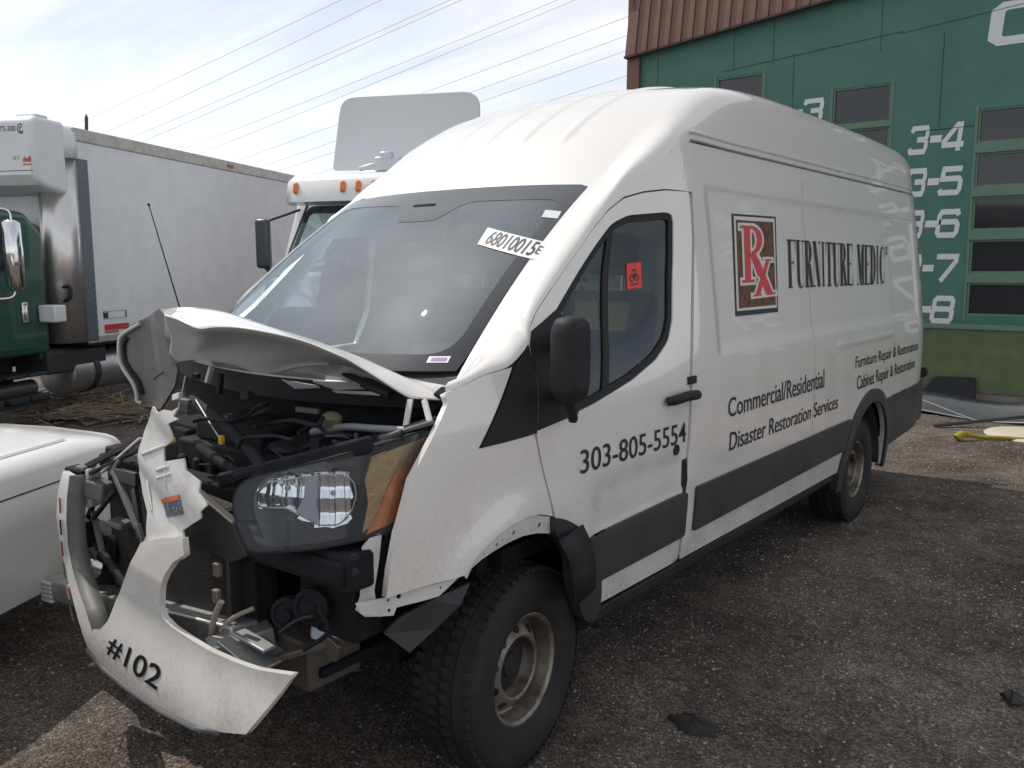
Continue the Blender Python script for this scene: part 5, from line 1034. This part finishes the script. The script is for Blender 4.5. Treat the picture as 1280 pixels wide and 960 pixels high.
for x, y, r_ in ((-.12, -.95, 0), (-1.60, -.95, 1), (-.12, -3.4, 0), (-1.60, -3.4, 1)):
    MB().lathe([(0, 0), (.365, 0), (.375, -.012), (.375, -.2)], (x+(.135 if not r_ else -.135), y, .33), (1 if not r_ else -1, 0, 0), 40).build('wheel_arch', FRAMEM, car, 40)
    e = empty('wheel', (x+(0.045 if not r_ else -.045), y, .32), math.pi if r_ else 0); e.parent = car; tyre_mesh(.32, .21, .20).build('tyre', RUBBER, e, 40); rim_mesh(.20).build('rim', STEEL, e, 40)

# ------------------------------------------------------------------ workshop building
YW = 9.2; bld = empty('workshop_building', (0, YW, 0)); tag(bld, 'green workshop wall with painted white row numbers and brown metal roof edge', 'building')
GW = mat('green_wall', (.050, .150, .125), .55, noise=((.084, .198, .166), 1.6, .35, .75), bump=.12, bscale=60)
MOSS = mat('moss_green_band', (.090, .128, .058), .7, noise=((.135, .165, .085), 5, .4, .75), bump=.2, bscale=70); GTRIM = mat('faded_green_trim', (.11, .21, .155), .6, noise=((.22, .27, .19), 22, .5, .75)); CONC = mat('concrete', (.27, .24, .20), .85, noise=((.17, .15, .13), 5, .4, .7), bump=.3, bscale=40)
BRN = mat('brown_metal', (.155, .075, .055), .45, .1, noise=((.20, .105, .08), 3, .4, .8)); PANE = mat('dark_pane', (.018, .021, .026), .10, 0, .3); NUM = mat('painted_white', (.66, .69, .70), .6, noise=((.52, .55, .56), 30, .55, .8))
X0, X1 = -3.88, 5.2
wins = []      # (x0, x1, [(z0, z1)...]): columns of panes
def rows(top, n, h=.385, pitch=.497): return [(top-i*pitch-h, top-i*pitch) for i in range(n)]
wins.append((-2.68, -2.02, rows(4.28, 6))); wins.append((-1.09, -.39, rows(3.94, 6, .455, .515))); wins.append((.585, 1.32, rows(3.52, 5))); wins.append((2.75, 3.45, rows(3.52, 5)))
class WallS:
    sgn = 1
    def at(s, x, z): return np.array((x, 0, z))
WALL = WallS()
holes = [[(a, z0), (b, z0), (b, z1), (a, z1)] for a, b, rr in wins for z0, z1 in rr]
panel('wall', WALL, [(X0, 1.02), (X1, 1.02), (X1, 5.6), (X0, 4.9)], GW, bld, holes=holes, step=.6, thick=.14)
MB().b2((X0, .15, .0), (X1, 5.0, 4.7)).build('building_core', mat('room_dark', (.02, .02, .02), .9), bld, 0)
for a, b, rr in wins:
    for z0, z1 in rr:
        f = MB(); t = .022
        for q in (((a, z0), (b, z0+t)), ((a, z1-t), (b, z1)), ((a, z0+t), (a+t, z1-t)), ((b-t, z0+t), (b, z1-t))): f.b2((q[0][0], .01, q[0][1]), (q[1][0], .06, q[1][1]))
        w = f.build('window', GTRIM, bld, 0)
        MB().b2((a+t, .035, z0+t), (b-t, .045, z1-t)).build('pane', PANE, w, 0)
        if random.random() < .7 and z1 < 2.6: 
            xx = a+.2+random.random()*.25; MB().b2((xx, .046, z0+.03), (xx+.22, .05, z1-.04-random.random()*.1)).build('blind', mat('blind_tan', (.11, .085, .06), .7), w, 0)
    for (z0, z1), (y0, y1) in zip(rr[1:], rr[:-1]): MB().b2((a-.02, -.015, z1), (b+.02, .03, y0)).build('glazing_rail', GTRIM, bld, 0, bevel=.004)
    MB().b2((a-.035, -.010, rr[-1][0]-.08), (a-.004, .02, rr[0][1]+.03)).build('glazing_post', GTRIM, bld, 0, bevel=.004); MB().b2((b+.004, -.010, rr[-1][0]-.08), (b+.03, .02, rr[0][1]+.03)).build('glazing_post', GTRIM, bld, 0, bevel=.004)
MB().b2((X0, -.035, .98), (X1, .12, 1.04)).build('ledge', GTRIM, bld, 0, bevel=.006)
MB().b2((X0, -.015, .235), (X1, .13, .98)).build('lower_wall', MOSS, bld, 0); MB().b2((X0-.05, .005, -.2), (X1+.05, .13, .235)).build('foundation', CONC, bld, 0, bevel=.01)
SEAM = mat('wall_seam', (.02, .07, .058), .7)
for x, z0, z1 in ((-3.6, 1.1, 4.75), (-2.45, 4.36, 4.95), (-1.9, 4.36, 5.0), (-1.62, 1.1, 4.45), (-.55, 4.32, 5.15), (.16, 3.36, 4.45), (1.42, 1.1, 5.2), (2.1, 1.1, 5.25), (3.7, 1.1, 5.3)): MB().b2((x, -.003, z0), (x+.009, .004, z1)).build('wall_seam', SEAM, bld, 0)
for xa, xb, za, zb in ((-2.6, -.3, 4.36, 4.52), (-.3, 1.5, 4.50, 4.66), (-.1, .56, 3.33, 3.34), (1.5, 5.1, 4.66, 4.8)): MB().bar((xa, -.001, za), (xb, -.001, zb), .008, .008, (0, 0, 1)).build('wall_seam', SEAM, bld, 0)
# painted numbers: squarish wide figures
DG = {'3': [[(.04, .80), (.10, .94), (.90, .94), (.96, .80), (.96, .62), (.86, .52), (.40, .52)], [(.86, .52), (.96, .40), (.96, .20), (.90, .06), (.10, .06), (.02, .20)]], '4': [[(.78, 0), (.78, .96), (.62, .96), (.08, .36), (.08, .30)], [(.0, .24), (1.02, .24)]], '5': [[(.96, .94), (.12, .94), (.08, .58), (.86, .58), (.96, .46), (.96, .18), (.88, .06), (.10, .06), (.02, .18)]],
      '6': [[(.95, .80), (.88, .94), (.14, .94), (.05, .80), (.05, .18), (.14, .06), (.86, .06), (.95, .18), (.95, .44), (.86, .56), (.06, .56)]], '7': [[(.02, .94), (.96, .94), (.96, .76), (.36, 0)]], '8': [[(.16, .53), (.06, .64), (.06, .84), (.16, .94), (.84, .94), (.94, .84), (.94, .64), (.84, .53), (.16, .53)], [(.16, .53), (.04, .42), (.04, .18), (.14, .06), (.86, .06), (.96, .18), (.96, .42), (.84, .53)]], '-': [[(.02, .5), (.98, .5)]], 'C': [[(.98, .70), (.98, .86), (.88, .95), (.14, .95), (.04, .84), (.04, .16), (.14, .05), (.88, .05), (.98, .16), (.98, .32)]]}
def painted(s, xs_, z, h, slant=.10, w=.21):
    for ch, (x0, x1) in zip(s, xs_):
        V2, F = [], []
        for j, st_ in enumerate(DG[ch]):
            V, F0 = strokes([st_], w if ch != '-' else .26); F += [tuple(i+len(V2) for i in f) for f in F0]; V2 += [(x0+(x1-x0)*u+slant*h*v, -.004-.0012*j, z+h*v) for u, v in V]
        me = bpy.data.meshes.new('numeral'); me.from_pydata(V2, [], F); me.update(); link('numeral', me, NUM, bld)
for i, d in enumerate('45678'):
    z = 3.07-.4975*i-(.03 if i > 2 else 0)
    painted('3-'+d, ((-.16, .03), (.06, .19), (.20, .43)), z, .31); painted('4-'+d, ((1.55, 1.74), (1.77, 1.90), (1.91, 2.14)), z, .31); painted('5-'+d, ((3.70, 3.89), (3.92, 4.05), (4.06, 4.29)), z, .31)
painted('-3', ((-1.62, -1.49), (-1.48, -1.24)), 3.56, .29)
painted('C', ((.66, 1.30),), 4.22, .42, .08, .22)
# brown standing-seam roof edge, each sheet a part
def roofz(x): return 4.76+(x+3.85)*.093
pw = .178; n = int((X1+4.05)/pw); m = MB(); m.add([(0, 0, 0), (pw-.006, 0, pw*.093), (pw-.006, .16, 1.0), (0, .16, 1.0), (0, .02, 0), (pw-.006, .02, pw*.093), (pw-.006, .18, 1.0), (0, .18, 1.0)], [(0, 1, 2, 3), (7, 6, 5, 4), (0, 4, 5, 1), (1, 5, 6, 2), (2, 6, 7, 3), (3, 7, 4, 0)]); m.add([(pw-.022, -.022, .01), (pw-.004, -.022, .01), (pw-.004, .138, 1.0), (pw-.022, .138, 1.0), (pw-.022, .01, .01), (pw-.004, .01, .01), (pw-.004, .16, 1.0), (pw-.022, .16, 1.0)], [(0, 1, 2, 3), (7, 6, 5, 4), (0, 4, 5, 1), (1, 5, 6, 2), (2, 6, 7, 3), (3, 7, 4, 0)])
first = m.build('metal_sheet', BRN, bld, 0); first.location = (-4.05, -.16, roofz(-4.05))
for i in range(1, n):
    o = first.copy(); COL.objects.link(o); o.location = (-4.05+pw*i, -.16, roofz(-4.05+pw*i))
MB().bar((-4.07, -.11, roofz(-4.07)-.01), (X1, -.11, roofz(X1)-.01), .10, .03).build('drip_edge', mat('brown_dark', (.08, .045, .038), .5), bld, 0)
m = MB(); m.prism([(-4.12, .0), (-3.87, .0), (-3.87, 4.80), (-4.02, 5.75), (-4.06, 5.75)], lambda a, b: (a, -.06, b), (0, .2, 0)); m.build('corner_trim', BRN, bld, 0)
MB().b2((-4.1, .14, -.1), (X0, 5.0, 5.0)).build('end_wall', BRN, bld, 0)
MB().tube([(-3.55, .8, 5.5), (-3.55, .8, 6.4)], .09, 12).build('vent_pipe', mat('pipe_dark', (.06, .055, .055), .5, .4), bld)

# ------------------------------------------------------------------ scrap by the wall
def gz(px, py, z=0.0): return onz(px, py, z)
m = MB(); c0 = gz(1200, 537)
G = [[(-.30+u*1.9, 8.62+v*.5-.25*u*u*.3, .02+.16*v*v+.03*math.sin(u*7)) for u in np.linspace(0, 1, 20)] for v in np.linspace(0, 1, 8)]
tag(m.grid(G).build('metal_sheet_scrap', mat('scrap_steel', (.40, .43, .48), .25, .85, noise=((.25, .25, .25), 6, .45, .8)), None, 60, solid=.01), 'bent shiny grey metal sheet lying at foot of green wall', 'scrap metal')
m = MB(); m.prism(rounded([(0, 0), (.50, 0), (.47, .42), (.02, .40), (-.08, .22)], .03, 3), lambda a, b: (.28+a, 9.05+b*.25, .02+b*.95), (0, .04, -.01)); tag(m.build('black_plastic_panel', BLACKP, None, 20, bevel=.01), 'black plastic panel leaning on the concrete base of green wall', 'panel')
m = MB(); m.tube([onx(1150, 499, .35), gz(1222, 527, .05)], .012, 8); tag(m.build('steel_rod', mat('rod_grey', (.42, .42, .42), .4, .6), None), 'thin grey steel rod slanting down behind the van bumper', 'rod')
a_ = gz(1196, 546, .02); P = [gz(1196, 548, .02), gz(1203, 543, .06), gz(1212, 544, .05), gz(1224, 546, .03), gz(1245, 547, .03), gz(1262, 548, .02), gz(1280, 549, .02), gz(1310, 550, .02)]
m = MB(); m.tube(catmull(P, 5), [.05, .055, .05, .045, .045, .04, .035, .03, .03, .03]+[.02]*26, 8); tag(m.build('yellow_strap', mat('strap_yellow', (.30, .24, .02), .7, bump=.5, bscale=60), None, 60), 'crumpled yellow strap lying on sunlit gravel', 'strap')
m = MB(); c0 = gz(1290, 541, .03); m.lathe([(0, .05), (.30, .04), (.42, .02), (.44, 0)], (c0[0], c0[1], .0), (0, .0, 1), 32); tag(m.build('cream_disc', mat('cream_plastic', (.55, .50, .40), .6), None, 50), 'flat cream plastic disc lying beside yellow strap', 'lid')
m = MB(); q0, q1 = gz(1168, 532, .03), gz(1300, 519, .12); m.bar(q0, q1, .05, .03); tag(m.build('dark_bar', mat('bar_dark', (.05, .045, .04), .6, .4), None, bevel=.006), 'long dark metal bar lying across the grey sheet', 'bar')
# rag, sticks and stones on the shaded gravel
def lump(px, py, r, name, label, m_, cat, sx=1.0):
    c = gz(px, py, .0); mb = MB(); nlat, nlon = 7, 14
    G = [[(c[0]+r*sx*math.cos(b)*math.sin(a)*(1+.25*math.sin(5*b+a*3)), c[1]+r*math.sin(b)*math.sin(a)*(1+.2*math.sin(3*b)), max(-.005, r*.55*math.cos(a)*(1+.3*math.sin(4*b)))) for b in np.linspace(0, 2*math.pi, nlon)] for a in np.linspace(0.02, math.pi/2, nlat)]
    tag(mb.grid(G).build(name, m_, None, 60), label, cat)
lump(1266, 873, .045, 'black_rag', 'small crumpled black rag on shaded gravel', BLACK, 'rag', .9)
lump(853, 862, .022, 'brown_stone', 'small reddish brown stone on shaded gravel', mat('red_stone', (.22, .12, .07), .8), 'stone')
lump(868, 908, .06, 'oily_clod', 'dark oily clod of dirt near the front wheel', mat('oily', (.03, .026, .023), .8, bump=.8, bscale=60), 'clod', 1.6)
for (a, b, lbl) in (((1130, 648), (1160, 652), 'short dark twig on gravel beside rear wheel'), ((828, 848), (858, 850), 'pale thin twig on gravel beside brown stone'), ((985, 794), (1005, 796), 'short dark twig in the middle of the shaded gravel')):
    m = MB(); m.tube([gz(*a, .008), (gz(*a, .015)+gz(*b, .012))/2, gz(*b, .008)], .006, 6); tag(m.build('twig', mat('twig', (.06, .045, .035), .8), None, 60), lbl, 'twig')
# brush pile and slab under the green truck
m = MB(); BR = mat('brush', (.22, .16, .11), .9, noise=((.42, .38, .32), 20, .5, .7))
for k in range(420):
    a, b = gz(random.uniform(20, 190), random.uniform(505, 532), 0), random.uniform(0, 6.28); l = random.uniform(.12, .55); z = random.uniform(.01, .16); dv = np.array((math.cos(b), math.sin(b), random.uniform(-.25, .25)))*l
    m.bar(a+np.array((0, 0, z)), a+dv+np.array((0, 0, z)), random.uniform(.006, .03), random.uniform(.005, .015))
tag(m.build('brush_pile', BR, None, 0), 'heap of dry sticks and splintered wood near the green truck', 'brush', kind='stuff')

# ------------------------------------------------------------------ overhead lines and the far pole
WIRE = mat('wire_black', (.05, .055, .06), .6)
far, near = 85.0, 34.0
def at_depth(x, y, d): return CP+ray(x, y)*d
lines = [((420, 0), (108, 145)), ((470, 0), (140, 158)), ((556, 0), (168, 166)), ((570, 0), (178, 173)), ((690, 0), (226, 184)), ((712, 0), (242, 191)), ((822, 4), (290, 199)), ((793, 38), (322, 206)), ((790, 58), (340, 212)), ((783, 92), (383, 217))]
for a, b in lines:
    A, B = at_depth(a[0]+(a[0]-b[0])*.5, a[1]+(a[1]-b[1])*.5, near*.8), at_depth(b[0]-(a[0]-b[0])*.35, b[1]-(a[1]-b[1])*.35, far)
    m = MB(); P = []
    for k in range(25):
        t = k/24; q = A+(B-A)*t; q[2] -= .9*4*t*(1-t)*.25; P.append(q)
    m.tube(P, [.006+.006*k/24 for k in range(25)], 5); tag(m.build('power_line', WIRE, None, 60), 'thin black overhead power line crossing the sky', 'wire', 'overhead power lines')
b_ = at_depth(108, 334, 80); pz = at_depth(108, 146, 80)
m = MB(); m.tube([(b_[0], b_[1], 0), (pz[0], pz[1], pz[2])], [.20, .16], 10); pole = empty('utility_pole', (0, 0, 0)); tag(pole, 'distant utility pole whose top shows above the white truck box', 'pole'); m.build('post', mat('pole_wood', (.10, .085, .075), .8), pole, 60)
m = MB(); m.lathe([(0, .25), (.08, .2), (.10, 0)], (pz[0], pz[1], pz[2]), (0, 0, 1), 10); m.build('insulator', MATS['pole_wood'], pole)
